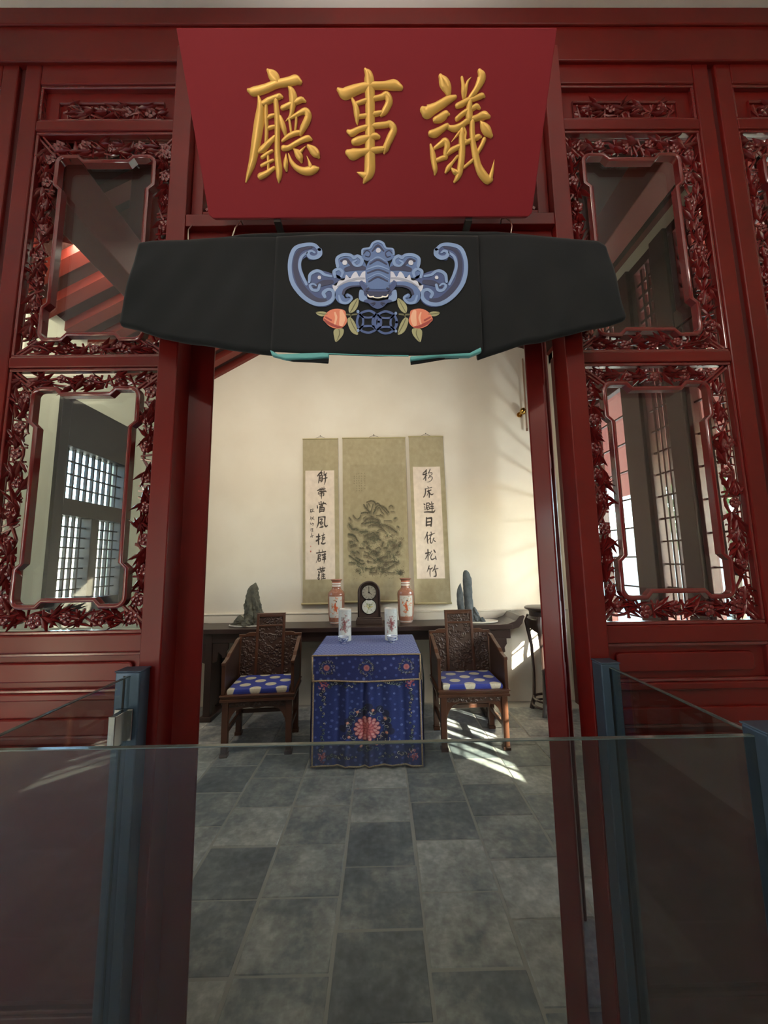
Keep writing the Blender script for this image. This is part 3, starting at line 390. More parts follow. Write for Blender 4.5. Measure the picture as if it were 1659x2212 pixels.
for ya, yb in ((1.52, 2.55), (2.70, 2.98), (3.20, 4.20)):
    wo = struct(obj('window_%d' % wn, MB().box(XR, XR+.07, ya, yb, 3.32, 3.38).box(XR, XR+.07, ya, yb, 3.92, 4.0).box(XR, XR+.07, ya, ya+.05, 3.38, 3.92).box(XR, XR+.07, yb-.05, yb, 3.38, 3.92), lacqd, bevel=.003)); wn += 1
    obj('lattice', lattice(MB(), XR+.02, XR+.045, ya+.05, yb-.05, 3.38, 3.92, max(3, int((yb-ya)/.09)), 5, .012, .012), lacqd, wo)
# veranda outside the right wall: roof that shades the upper sun, paving, balustrade
ver = struct(obj('ceiling', MB().prism([(XR-.05, 4.15), (XR+2.0, 2.60), (XR+2.0, 2.72), (XR-.05, 4.27)], 1, -4.0, 6.5), timber))
paving = mat('sunlit_paving', (176, 170, 158), .9, coords='world', bump=.2, bscale=20)
struct(obj('floor', MB().box(-30, 30, -30, 40, -.3, -.125), paving))
# roof over the inner hall: sloping boards, rafters and purlins
inner = struct(obj('ceiling', MB().prism([(XL-.3, 3.42), (-.9, 4.58), (.6, 4.55), (XR+.1, 4.1), (XR+.1, 4.2), (.6, 4.65), (-.9, 4.68), (XL-.3, 3.52)], 1, 1.34, YW+.1), boardm))
for k in range(13):
    y = 1.5+.25*k
    obj('rafter', MB().prism([(XL-.2, 3.40), (-.9, 4.50), (-.9, 4.60), (XL-.2, 3.50)], 1, y, y+.10), timber, inner)
obj('purlin', MB().box(-1.86, -1.70, 1.43, 2.55, 3.58, 3.86).box(-1.84, -1.72, 2.45, 2.55, 3.86, 4.2), timber, inner, bevel=.006)
obj('purlin', MB().box(-1.44, -1.30, 1.43, 2.1, 3.09, 3.35).box(-1.43, -1.31, 2.0, 2.1, 3.35, 4.3), timber, inner, bevel=.006)
obj('purlin', MB().box(1.45, 1.60, 1.40, 2.9, 3.55, 3.80).box(1.46, 1.59, 2.8, 2.9, 3.8, 4.3), timber, inner, bevel=.006)
obj('hanging_post', MB().box(1.28, 1.37, 2.35, 2.44, 2.6, 4.3), timber, inner, bevel=.006)
# front gallery around the viewer: white ceiling, side walls, and a far wall with one open doorway to the court
struct(obj('ceiling', MB().box(-4.3, 2.35, -4.2, 1.345, 3.885, 4.0), ceilm))
struct(obj('wall_gallery', MB().box(-4.3, -4.0, -4.2, 1.42, -.1, 3.95), plasterg)); struct(obj('wall_gallery', MB().box(2.2, 2.35, -4.2, 1.42, -.1, 3.95), plasterg))
struct(obj('wall_front', MB().box(-4.3, -2.7, -4.2, -4.0, -.1, 3.9).box(-1.8, 2.35, -4.2, -4.0, -.1, 3.9).box(-2.7, -1.8, -4.2, -4.0, 2.5, 3.9), lacqd))
# left veranda wall and sky beyond are open
# ---------------------------------------------------------------- carved partition
trim(MB().box(-4, 2.3, 1.345, 1.42, 3.635, 3.92).box(-4, 2.3, 1.335, 1.35, 3.80, 3.885), lacq, bevel=.005)
trim(MB().box(-4, 2.3, 1.36, 1.42, 3.92, 4.75), lacqd)
# jambs
JR, JL = (.678, .745), (-.786, -.716)
trim(MB().box(JR[0], JR[1], YP, 1.40, -.01, 3.64), lacq, bevel=.004)
trim(MB().box(JL[0], JL[1], YP, 1.40, -.01, 3.64), lacq, bevel=.004)
# lintel between the jambs
trim(MB().box(JL[1], JR[0], YP+.002, 1.39, 2.835, 2.885).box(JL[1], JR[0], YP+.03, 1.39, 2.80, 2.836), lacq, bevel=.003)
# threshold
trim(MB().box(JL[0], JR[1], YP, 1.42, 0, .03), lacqd, bevel=.006)
# transom window behind the name board
wo = struct(obj('window_%d' % wn, MB().box(JL[1], JL[1]+.045, 1.335, 1.385, 2.885, 3.635).box(JR[0]-.045, JR[0], 1.335, 1.385, 2.885, 3.635)
           .box(JL[1]+.045, JR[0]-.045, 1.335, 1.385, 2.885, 2.93).box(JL[1]+.045, JR[0]-.045, 1.335, 1.385, 3.585, 3.635), lacq, bevel=.004)); wn += 1
for sx, xe in ((1, JL[1]+.05), (-1, JR[0]-.05)):
    for k in range(3):
        obj('lattice_bar', MB().tube([(xe, 1.36, 2.95+.22*k), (xe+sx*.32, 1.36, 3.18+.22*k)], .011, 6), lacqc, wo)
    obj('lattice_bar', MB().tube([(xe+sx*.045, 1.355, 2.95), (xe+sx*.045, 1.355, 3.05), (xe+sx*.03, 1.355, 3.10), (xe+sx*.05, 1.355, 3.15), (xe+sx*.08, 1.355, 3.12)], .012, 6), lacqc, wo, smooth=True)
obj('pane', MB().box(JL[1]+.04, JR[0]-.04, 1.372, 1.376, 2.92, 3.60), pane, wo)
# --- carved openwork
def leaf(mb, x, z, ang, L, wd, y, tilt=.3):
    ca, sa = math.cos(ang), math.sin(ang)
    def P(a, b, d): return (x+ca*a-sa*b, y-d, z+sa*a+ca*b)
    vs = [P(0, 0, 0), P(L*.4, wd/2, .002), P(L, 0, .004), P(L*.4, -wd/2, .002), P(L*.45, 0, .009), P(L*.4, wd/2, -.012), P(L*.4, -wd/2, -.012)]
    mb.add(vs, [(0, 4, 1), (1, 4, 2), (2, 4, 3), (3, 4, 0), (1, 2, 5), (0, 1, 5), (3, 6, 2), (0, 6, 3)])
fm = MB()
for k in range(5):
    a0 = 2*PI*k/5
    c = (math.cos(a0)*.016, math.sin(a0)*.016)
    ring = [(c[0]+math.cos(2*PI*i/8)*.0115, 0, c[1]+math.sin(2*PI*i/8)*.0115) for i in range(8)]
    fm.add(ring+[(c[0], -.009, c[1])], [(i, (i+1) % 8, 8) for i in range(8)])
fm.add([(math.cos(2*PI*i/8)*.008, -.004, math.sin(2*PI*i/8)*.008) for i in range(8)]+[(0, -.014, 0)], [(i, (i+1) % 8, 8) for i in range(8)])
fm.add([(math.cos(2*PI*i/12)*.026, .006, math.sin(2*PI*i/12)*.026) for i in range(12)], [tuple(range(12))])
flower_mesh = None
def flower(x, y, z, s, par, a):
    global flower_mesh
    if flower_mesh is None:
        o = obj('carved_flower', fm, lacqc, par, smooth=True, local=True); flower_mesh = o.data
    else:
        o = bpy.data.objects.new('carved_flower', flower_mesh); COL.objects.link(o); o.parent = par
    o.location = (x, y, z); o.scale = (s, s, s); o.rotation_euler = (0, a, 0)
def band(door, xa, za, xb, zb, wd, y, r):
    # openwork strip along the line a-b, of width wd
    mb = MB(); L = math.hypot(xb-xa, zb-za); ux, uz = (xb-xa)/L, (zb-za)/L; nx, nz = -uz, ux
    def at(s, t): return (xa+ux*s+nx*t, y, za+uz*s+nz*t)
    # two winding stems
    for ph in (0, 1):
        pts = []; n = max(6, int(L/.022))
        for i in range(n+1):
            s = L*i/n; pts.append(Vector(at(s, wd*.34*math.sin(s*30+ph*PI+r.uniform(-.25, .25))))+Vector((0, r.uniform(-.004, .006), 0)))
        mb.tube(pts, [r.uniform(.0042, .0062) for _ in pts], 5)
    fl_at = []; s = r.uniform(.012, .03); k = 0
    while s < L-.008:
        if k % 4 == 1: fl_at.append((s, r.uniform(-.18, .18)*wd, r.uniform(.8, 1.05)))
        else:
            base = at(s, r.uniform(-.3, .3)*wd); dirn = math.atan2(uz, ux)+r.uniform(-.5, .5)+(PI if r.random() < .5 else 0)
            for da in (-.62, -.2, .22, .6):
                leaf(mb, base[0], base[2], dirn+da+r.uniform(-.15, .15), r.uniform(.045, .078), r.uniform(.009, .0135), y-r.uniform(.002, .014))
            mb.tube([Vector(at(s, -wd*.48)), Vector(at(s+r.uniform(-.03, .03), wd*.48))], .0042, 5)
        s += r.uniform(.022, .032); k += 1
    o = obj('carved_border', mb, lacqc, door, smooth=True)
    for s, t, sc in fl_at:
        p = at(s, t); flower(p[0], y-.009, p[2], sc*min(1.05, wd/.062)*.92, o, r.uniform(0, 6))
def notched(x0, x1, z0, z1, d=.022, a=.085, b=.13, rr=.03):
    # window outline whose straight middles step inwards, with rounded corners
    P = []
    def arc(cx, cz, a0, a1):
        for i in range(6):
            t = a0+(a1-a0)*i/5; P.append((cx+rr*math.cos(t), cz+rr*math.sin(t)))
    arc(x1-rr, z1-rr, 0, PI/2)
    P += [(x1-a, z1), (x1-a-.02, z1-d), (x0+a+.02, z1-d), (x0+a, z1)]
    arc(x0+rr, z1-rr, PI/2, PI)
    P += [(x0, z1-b), (x0+d, z1-b-.02), (x0+d, z0+b+.02), (x0, z0+b)]
    arc(x0+rr, z0+rr, PI, 1.5*PI)
    P += [(x0+a, z0), (x0+a+.02, z0+d), (x1-a-.02, z0+d), (x1-a, z0)]
    arc(x1-rr, z0+rr, 1.5*PI, 2*PI)
    P += [(x1, z0+b), (x1-d, z0+b+.02), (x1-d, z1-b-.02), (x1, z1-b)]
    return P
def frame_sweep(P, y0, y1, wout, win):
    # moulding of rectangular-rounded section swept round a closed outline
    n = len(P); mb = MB(); vs = []; cs = [(wout, y1), (wout, y0+.004), (wout*.3, y0), (-win*.3, y0), (-win, y0+.004), (-win, y1)]
    for i in range(n):
        a, b = Vector(P[i-1]), Vector(P[(i+1) % n]); t = (b-a).normalized(); nx = Vector((t.y, -t.x))
        for o_, y in cs: q = Vector(P[i])+nx*o_; vs.append((q.x, y, q.y))
    m = len(cs); fs = [(i*m+k, ((i+1) % n)*m+k, ((i+1) % n)*m+(k+1) % m, i*m+(k+1) % m) for i in range(n) for k in range(m)]
    return mb.add(vs, fs)
dn = 1
def door_leaf(x0, x1, seed, mirror=False):
    global dn
    r = random.Random(seed); y = 1.36; st = .066
    a, b = x0+st, x1-st
    d = struct(obj('door_%d' % dn, MB().box(x0, a, y, 1.41, .01, 3.64).box(b, x1, y, 1.41, .01, 3.64), lacq, bevel=.005)); dn += 1
    def rail(z0, z1, yy=y): return obj('rail', MB().box(a, b, yy, 1.41, z0, z1), lacq, d, bevel=.005)
    rail(3.545, 3.64); rail(3.325, 3.372); rail(2.31, 2.352); rail(1.285, 1.345); rail(1.13, 1.155); rail(1.02, 1.075); rail(.10, .22)
    # thin beads round the recesses
    def bead(xa, xb, za, zb, t=.012):
        obj('bead', MB().box(xa, xb, y+.006, y+.03, zb-t, zb).box(xa, xb, y+.006, y+.03, za, za+t).box(xa, xa+t, y+.006, y+.03, za+t, zb-t).box(xb-t, xb, y+.006, y+.03, za+t, zb-t), lacqc, d, bevel=.003)
    bead(a, b, 3.372, 3.545); bead(a, b, 2.352, 3.325); bead(a, b, 1.345, 2.31); bead(a, b, 1.155, 1.285); bead(a, b, .22, 1.02)
    # name frieze with a carved cartouche
    obj('frieze_panel', MB().box(a+.012, b-.012, y+.025, y+.04, 3.384, 3.533), lacq, d)
    obj('cartouche_frame', frame_sweep([(b-.075, 3.395), (b-.075, 3.475), (a+.075, 3.475), (a+.075, 3.395)][::-1], y+.014, y+.028, .004, .006), lacqc, d)
    band(d, a+.085, 3.435, b-.085, 3.435, .066, y+.024, r)
    # two windows
    for z0, z1, w0, w1 in ((2.364, 3.313, 2.425, 3.215), (1.357, 2.298, 1.437, 2.232)):
        xa, xb = a+.012, b-.012; ia, ib = xa+.082, xb-.082
        obj('window_moulding', frame_sweep(notched(ia, ib, w0, w1), y+.004, y+.034, .007, .009), lacqc, d, smooth=True)
        yb_ = y+.026
        zt, zb_ = (z1+w1)/2, (z0+w0)/2
        band(d, xa+.02, zt, xb-.02, zt, (z1-w1)*.8, yb_, r); band(d, xb-.02, zb_, xa+.02, zb_, (w0-z0)*.8, yb_, r)
        band(d, xa+.038, z1-.05, xa+.038, z0+.05, .062, yb_, r); band(d, xb-.038, z0+.05, xb-.038, z1-.05, .062, yb_, r)
        for cx, cz, ix, iz in ((xa, z1, ia, w1), (xb, z1, ib, w1), (xa, z0, ia, w0), (xb, z0, ib, w0)):
            mb = MB()
            for s in (-.013, .013):
                mb.tube([(cx+s*.8, yb_-.006, cz), (ix+s*.8, yb_-.006, iz)], .0065, 6)
            obj('corner_strut', mb, lacqc, d)
        obj('pane', MB().box(xa, xb, y+.042, y+.046, z0, z1), pane, d)
    # solid panels below
    def raised(z0, z1):
        xa, xb = a+.012, b-.012
        obj('panel', MB().box(xa, xb, y+.022, y+.04, z0, z1), lacq, d)
        P = []
        for cx, cz, s in ((xb-.055, z1-.035, 0), (xa+.055, z1-.035, 1), (xa+.055, z0+.035, 2), (xb-.055, z0+.035, 3)):
            for i in range(4):
                t = s*PI/2+PI/2*i/3; P.append((cx+.014*math.cos(t), cz+.014*math.sin(t)))
        obj('raised_panel', MB().prism(P, 1, y+.008, y+.024), lacq, d, bevel=.005)
    raised(1.167, 1.273); raised(.232, 1.008)
    obj('panel', MB().box(a, b, y+.02, y+.04, .01, .10), lacq, d); obj('panel', MB().box(a, b, y+.012, y+.04, 1.075, 1.13), lacq, d)
    return d
door_leaf(.688, 1.405, 3); door_leaf(-1.44, -.730, 5); door_leaf(1.432, 2.148, 8); door_leaf(-2.18, -1.468, 9)
trim(MB().box(1.405, 1.432, 1.375, 1.41, .01, 3.64), lacqd)
trim(MB().box(-1.468, -1.44, 1.375, 1.41, .01, 3.64), lacqd)
trim(MB().box(-2.6, -2.18, 1.35, 1.42, .01, 3.64), lacq)
# the pair that closes the doorway, folded open into the hall
def open_leaf(front, back, sgn, w=.075):
    global dn
    d = struct(obj('door_%d' % dn, MB(), lacq)); dn += 1
    f, b = Vector(front), Vector(back); t = (b-f).normalized(); n = Vector((t.y, -t.x))*sgn; L = (b-f).length
    def pb(s0, s1, w0, w1, z0, z1):
        q = [f+t*s0+n*w0, f+t*s1+n*w0, f+t*s1+n*w1, f+t*s0+n*w1]
        return MB().prism([(p.x, p.y) for p in q], 2, z0, z1)
    obj('stile', pb(0, .07, 0, w, .02, 2.80), lacq, d, bevel=.006)
    obj('stile', pb(L-.07, L, 0, w, .02, 2.80), lacq, d, bevel=.006)
    for z0, z1 in ((.02, .2), (1.0, 1.1), (1.30, 1.38), (2.02, 2.08), (2.72, 2.80)):
        obj('rail', pb(.07, L-.07, .012, w-.012, z0, z1), lacq, d, bevel=.004)
    obj('panel', pb(.07, L-.07, .025, w-.025, .2, 1.0), lacq, d); obj('panel', pb(.07, L-.07, .025, w-.025, 1.1, 1.3), lacq, d)
    for z0, z1 in ((1.38, 2.02), (2.08, 2.72)):
        mb = MB()
        for s in (.07+.02, L-.07-.05): mb.v, mb.f = (lambda q: (mb.v+q.v, mb.f+[tuple(i+len(mb.v) for i in ff) for ff in q.f]))(pb(s, s+.03, .025, w-.025, z0, z1))
        obj('carved_border', mb, lacqc, d)
        obj('pane', pb(.07, L-.07, .035, .039, z0, z1), pane, d)
    return d
open_leaf((.580, 1.43), (.84, 1.95), 1, .066)
open_leaf((-.640, 1.43), (-.90, 1.95), -1, .115)
# ---------------------------------------------------------------- name board with three gilded characters
pb = thing('name_board', 'crimson wooden name board with three gilded characters, leaning out above the doorway', 'sign', (-.02, 1.22, 2.785))
A_ = Vector((0, -.26, .378)).normalized(); N_ = Vector((0, -A_.z, A_.y))   # up along the board, outward normal
B0 = Vector((0, 1.22, 2.785)); PL = .4588
def bmap(u, v, h): q = B0+Vector((1, 0, 0))*u+A_*v+N_*h; return (q.x, q.y, q.z)
mb = MB(); x0, x1 = -.588, .553; rr = .012
oc = [(x0+rr, 0), (x1-rr, 0), (x1, rr), (x1, PL), (x0, PL), (x0, rr)]
mb.add([bmap(a, b, 0) for a, b in oc]+[bmap(a, b, -.03) for a, b in oc], [tuple(range(6)), tuple(range(11, 5, -1))]+[(i, (i+1) % 6, 6+(i+1) % 6, 6+i) for i in range(6)])
obj('board', mb, boardred, pb, bevel=.003)
for n_, st in (('first_character', YI), ('second_character', SHI), ('third_character', TING)):
    mb = MB()
    for i, s in enumerate(st): brush(mb, trip(s, .001), lambda u, v, h, k=i: bmap(u, v, h+.0004+k*.00006), .004, .0075, .42)
    o = obj('gilded_character', mb, gold, pb, smooth='all')
for x in (-.35, .33):
    mb = MB().box(x-.012, x+.012, 1.015, 1.279, 3.128, 3.140)
    obj('hanging_strap', mb, iron, pb)
for x in (-.35, .33):
    mb = MB().box(x-.012, x+.012, 1.225, 1.33, 2.775, 2.787)
    obj('support_bracket', mb, iron, pb)
# ---------------------------------------------------------------- embroidered robe hung across the doorway
robec = mat('black_wool', (28, 31, 34), .95, spec=.3, sheen=.08, bump=.15, bscale=260, bdist=.001, col2=(24, 27, 29), nscale=3)
teal = mat('turquoise_lining', (92, 170, 172), .6, sheen=.2, bump=.1, bscale=200)
robe = thing('embroidered_robe', 'black robe with blue bat embroidery, hung by its sleeves across the doorway', 'robe', (0, 1.21, 2.25))
def poly_at(P, t):
    P = np.array(P); d = np.r_[0, np.cumsum(np.hypot(*np.diff(P, axis=0).T))]; d /= d[-1]
    return np.array([np.interp(t, d, P[:, 0]), np.interp(t, d, P[:, 1])])
def drape(name, top, bot, yf, yb, wr, seed, curved=0.0):
    nu, nf = 70, 46
    r = np.random.default_rng(seed); ph = r.uniform(0, 6, 6)
    P = np.zeros((2*nf, nu, 3))
    for i in range(nu):
        u = i/(nu-1); a, b = poly_at(top, u), poly_at(bot, u)
        for j in range(2*nf):
            k = j if j < nf else 2*nf-1-j
            v = k/(nf-1); s = min(1, v/.07); s = math.sqrt(1-(1-s)**2); e = min(1, (1-v)/.012); e = .35+.65*e
            mid = (yf+yb)/2; hf = (yb-yf)/2*s*e
            wv = wr*min(1, v*3)*(.8*math.sin(u*7+v*3.2+ph[0])*math.sin(v*4+ph[1])+.55*math.sin(u*15-v*5+ph[2])*v+.35*math.sin(u*26+v*9+ph[3]))
            y = (mid-hf+wv) if j < nf else (mid+hf+wv)
            q = a+(b-a)*v
            P[j, i] = (q[0], y, q[1])
    mb = MB()
    mb.v = [tuple(p) for p in P.reshape(-1, 3)]
    n2 = 2*nf
    mb.f = [(j*nu+i, j*nu+i+1, ((j+1) % n2)*nu+i+1, ((j+1) % n2)*nu+i) for j in range(n2) for i in range(nu-1)]
    mb.f += [tuple(j*nu for j in range(n2)), tuple(j*nu+nu-1 for j in reversed(range(n2)))]
    return obj(name, mb, robec, robe, smooth='all')
drape('sleeve', ROBE_LT, ROBE_LB, 1.195, 1.225, .0045, 1)
drape('sleeve', ROBE_RT, ROBE_RB, 1.195, 1.225, .007, 4)
YC = 1.1815
drape('robe_body', ROBE_CT, ROBE_CB, YC, 1.192, 0.0, 3)
obj('folded_collar', MB().tube([(-.62, 1.213, 2.682), (-.45, 1.208, 2.697), (-.2, 1.207, 2.700), (0, 1.207, 2.697), (.2, 1.207, 2.699), (.42, 1.209, 2.700), (.66, 1.213, 2.685)], [.006, .012, .013, .012, .013, .012, .006], 10), robec, robe, smooth='all')
# turned-back hem corners showing the lining
def strip(P, y0, y1): return MB().prism(P, 1, y0, y1)
LB = [(-.352, 2.268), (-.325, 2.252), (-.178, 2.256), (-.160, 2.254), (-.160, 2.240), (-.22, 2.236), (-.30, 2.235), (-.345, 2.248)]
obj('lining', strip(LB, 1.178, 1.196), teal, robe, bevel=.004, label='turquoise lining turned out along the hem')
obj('hem_flap', strip([(-.318, 2.242), (-.22, 2.243), (-.161, 2.247), (-.163, 2.226), (-.21, 2.230), (-.28, 2.234)], 1.188, 1.2), robec, robe, bevel=.003)
RB = [(.338, 2.270), (.300, 2.250), (.17, 2.244), (.105, 2.240), (.105, 2.226), (.20, 2.238), (.30, 2.238), (.340, 2.254)]
obj('lining', strip(RB, 1.178, 1.196), teal, robe, bevel=.004, label='turquoise lining turned out along the hem')
obj('hem_flap', strip([(.268, 2.240), (.18, 2.238), (.106, 2.238), (.108, 2.220), (.15, 2.226), (.22, 2.238)], 1.188, 1.2), robec, robe, bevel=.003)
obj('lining', MB().tube([(-.18, 1.184, 2.2545), (-.05, 1.184, 2.2475), (.1, 1.184, 2.2435)], .0022, 6), teal, robe)
EC = [(128, 158, 205), (88, 118, 172), (58, 80, 132), (36, 46, 84), (208, 214, 230), (160, 168, 190), (238, 236, 226), (66, 92, 148), (222, 128, 98), (238, 182, 150), (160, 56, 52), (164, 164, 122), (104, 104, 72)]
em = [mat('embroidery_silk', c, .55, sheen=.2, bump=.2, bscale=700, bdist=.0006) for c in EC]
names = ['embroidered_bat', 'embroidered_coin', 'embroidered_peach', 'embroidered_leaf', 'embroidered_dot']
groups = {}
for kind, col, lay, data, part in EMB: groups.setdefault(part, []).append((kind, col, lay, data))
for part, items in groups.items():
    mb = MB(); fmats = []
    for kind, col, lay, data in items:
        y = YC-.0003-.00075*lay; n0 = len(mb.f)
        if kind == 0:
            P = [(data[i]*1e-4, data[i+1]*1e-4) for i in range(0, len(data), 2)]
            # smooth the outline a little
            Q = []
            for i in range(len(P)):
                p0, p1, p2, p3 = (np.array(P[(i+k) % len(P)]) for k in (-1, 0, 1, 2))
                for t in (0, .33, .66): Q.append(tuple(.5*((2*p1)+(-p0+p2)*t+(2*p0-5*p1+4*p2-p3)*t*t+(-p0+3*p1-3*p2+p3)*t**3)))
            mb.prism(Q, 1, y-.0007, y+.0008)
        else:
            brush(mb, trip(data, 1e-4), lambda u, v, h, y=y: (u, y-h+.0004, v), .003, .0012, flat=True)
        fmats += [col]*(len(mb.f)-n0)
    o = obj(names[part // 100], mb, em[0], robe)
    for m_ in em[1:]: o.data.materials.append(m_)
    o.data.polygons.foreach_set('material_index', fmats)
# wire hooks that carry it
hk = None
for i, (x, z, lab) in enumerate(((-.500, 2.712, 'bright wire hook holding up the robe under the left end of the name board'), (.470, 2.712, 'bright wire hook holding up the robe under the right end of the name board'))):
    o = tag(obj('wire_hook', MB().tube([(x, 1.302, z+.125), (x-.002, 1.285, z+.128), (x+.006, 1.262, z+.11), (x+.012, 1.235, z+.07), (x+.008, 1.213, z+.03), (x, 1.209, z-.008)], .0022, 6), wire, smooth='all'), lab, 'hook', 'wire hooks for the robe')
tag(obj('wire_hook', MB().tube([(-.690, 1.299, 2.835), (-.675, 1.25, 2.77), (-.655, 1.215, 2.70)], .0018, 6), wire, smooth='all'), 'short pale slanting wire from the left jamb down to the robe', 'hook', 'wire hooks for the robe')
# ---------------------------------------------------------------- glass barrier round the doorway
gb = thing('glass_barrier', 'clear glass barrier with blue-grey metal posts enclosing the doorway', 'barrier', (0, .775, 0))
GZ = 1.24
def glass_panel(x0, x1, y0, y1, lab=None):
    g = obj('glass_panel', MB().box(x0, x1, y0, y1, .02, GZ-.002), barglass, gb)
    obj('polished_edge', MB().box(x0, x1, y0, y1, GZ-.002, GZ), edgeglass, g)
glass_panel(-.765, .705, .772, .782); glass_panel(-.785, -.775, .80, 1.245); glass_panel(.708, .718, .80, 1.245)
def post(x0, x1, y0, y1, z1):
    p = obj('post', MB().box(x0, x1, y0, y1, 0, z1), darkmetal, gb, bevel=.004)
    obj('post_cap', MB().box(x0-.002, x1+.002, y0-.002, y1+.002, z1, z1+.004), darkmetal, p, bevel=.002)
    obj('post_groove', MB().box(x0+.026, x0+.032, y0-.0012, y0+.002, .02, z1-.01), iron, p)
post(-.822, -.745, 1.245, 1.298, 1.25); post(.682, .742, 1.245, 1.298, 1.25)
post(.706, .775, .745, .80, 1.252); post(-.84, -.772, .745, .80, 1.252)
hg = obj('glass_hinge', MB().box(-.812, -.757, 1.236, 1.245, 1.055, 1.145), chrome, gb, bevel=.002)
obj('glass_clamp', MB().box(-.790, -.770, 1.18, 1.238, 1.055, 1.145), chrome, hg, bevel=.002)
for x, z in ((-.778, 1.13), (-.770, 1.10), (-.778, 1.07)):
    obj('screw', MB().tube([(x, 1.2365, z), (x, 1.2335, z)], .0045, 10), chrome, hg)
# ---------------------------------------------------------------- scrolls on the back wall
silk = vcmat('scroll_silk', .85, bump=.12, bscale=500)
rollerm = mat('scroll_roller', (70, 48, 38), .5)
SY = YW-.012
def scroll(label, tl, tr, bl, br, zt, zb, paper, ink, paint=False, curl=0.0, tint=(0, 0, 0)):
    t = thing('hanging_scroll', label, 'scroll', ((tl+tr)/2, SY, zb), 'three scrolls on the back wall')
    W, Hh = (tr-tl), zt-zb
    cw, ch = int(W*420), int(Hh*330)
    px = lambda X, Z: ((X-(tl+(bl-tl)*(zt-Z)/Hh))/((tr-tl)+((br-bl)-(tr-tl))*(zt-Z)/Hh)*cw, (zt-Z)/Hh*ch)
    C = Canvas(cw, ch, np.array((166, 155, 124))+np.array(tint))
    C.noise(3, 0); C.noise(2.5, 60)
    xa, xb, z1, z0 = paper
    if not paint:
        p0, p1 = px(xa, z1), px(xb, z0)
        a, b, c, d = int(p0[0]), int(p1[0]), int(p0[1]), int(p1[1])
        P2 = Canvas(b-a, d-c, (222, 208, 192)); P2.noise(3, 0); P2.noise(3, 60); C.a[c:d, a:b] = P2.a
        for i, s in enumerate(ink):
            q = trip(s, .001); C.stroke([px(x, z)+(max(1.3, wd*cw/W),) for x, z, wd in resample(q, .006)], (58, 50, 46), .92, 1.0)
        if bl < -.5:
            for X, Z, rr_, cc in ((-.818, 1.758, 3, (196, 128, 112)), (-.818, 1.70, 3.2, (172, 76, 62))):
                q = px(X, Z); C.disc(q[0], q[1], rr_, cc, .8)
    else:
        p0, p1 = px(xa, z1), px(xb, z0); a, b, c, d = int(p0[0]), int(p1[0]), int(p0[1]), int(p1[1])
        C.a[c:d, a:b] = C.a[c:d, a:b]*.965
        r = random.Random(4)
        # pale washes first, then the traced brushwork, then foliage dabs
        # soft land and mist washes
        for _ in range(90):
            X, Z = r.uniform(xa+.02, xb-.02), r.uniform(z0+.12, z0+.78); q = px(X, Z); L_ = r.uniform(6, 22)
            C.stroke([(max(a, q[0]-L_), q[1]+r.uniform(-3, 3), r.uniform(5, 12)), (min(b, q[0]+L_), q[1]+r.uniform(-3, 3), r.uniform(4, 9))], r.choice([(142, 132, 100), (150, 142, 110), (196, 184, 150), (132, 128, 100)]), r.uniform(.10, .26), 6)
        for s in ink:
            q = trip(s, .001); pts = [px(x, z)+(wd*cw/W,) for x, z, wd in resample(q, .008)]
            C.stroke([(x+2, y+4, wd*2.4) for x, y, wd in pts], (108, 100, 78), .5, 6)
        for s in ink:
            q = trip(s, .001); pts = [px(x, z)+(wd*cw/W,) for x, z, wd in resample(q, .005)]
            big = max(p[2] for p in pts) > 6
            C.stroke([(x, y, wd*.8) for x, y, wd in pts], r.choice([(98, 92, 72), (86, 88, 70), (96, 88, 70)]), .6, 2.2)
            C.stroke([(x, y-wd*.25, 1.0) for x, y, wd in pts], (42, 39, 33), .85, 1.0)
            for x, y, wd in pts:
                if big:
                    for _ in range(4): C.disc(x+r.gauss(0, .42)*wd, y+r.gauss(0, .36)*wd, r.uniform(.5, 1.4), r.choice([(58, 62, 48), (72, 74, 56), (84, 72, 56)]), r.uniform(.35, .8), 1)
                else:
                    C.stroke([(x, y, .9), (x+r.uniform(-3, 3), y+r.uniform(4, 12), .5)], (84, 74, 58), r.uniform(.2, .5), 1)
        # tree masses of small dabs, thickest low down
        for _ in range(75):
            X0, Z0 = r.uniform(xa+.03, xb-.03), z0+.16+.46*r.random()**1.4; q0 = px(X0, Z0); cc = r.choice([(62, 68, 52), (80, 82, 62), (96, 84, 66), (72, 66, 54)])
            for _k in range(34):
                C.disc(min(b-2, max(a+2, q0[0]+r.gauss(0, 6.5))), q0[1]+r.gauss(0, 4.5), r.uniform(.7, 2.0), cc, r.uniform(.3, .7), 1)
            C.stroke([(q0[0], q0[1], 1.1), (q0[0]+r.uniform(-2, 2), q0[1]+r.uniform(7, 14), .9)], (64, 56, 44), .6, .8)
        for _ in range(420):
            X, Z = r.uniform(xa+.01, xb-.01), z0+.10+.62*r.random()**1.3; q = px(X, Z)
            C.disc(q[0], q[1], r.uniform(.5, 1.8), r.choice([(78, 84, 62), (92, 88, 66), (70, 66, 52)]), r.uniform(.15, .5), 1.2)
        # five columns of small writing and a seal
        for k, n in enumerate((7, 8, 8, 8, 4)):
            X = -.187-.029*k if k else -.178
            for j in range(n):
                Z = 2.622-.030*j-(.03 if k == 4 else 0); q = px(X-.004*0, Z)
                for _ in range(4):
                    ang = r.choice((0, 0, PI/2, .6)); x0_, y0_ = q[0]+r.uniform(-2, 2), q[1]+r.uniform(-2.4, 2.4)
                    C.stroke([(x0_-1.6*math.cos(ang), y0_-1.6*math.sin(ang), .8), (x0_+1.6*math.cos(ang), y0_+1.6*math.sin(ang), .6)], (92, 82, 60), .75, .8)
    nu, nv = int(cw*.98), int(ch*.98)
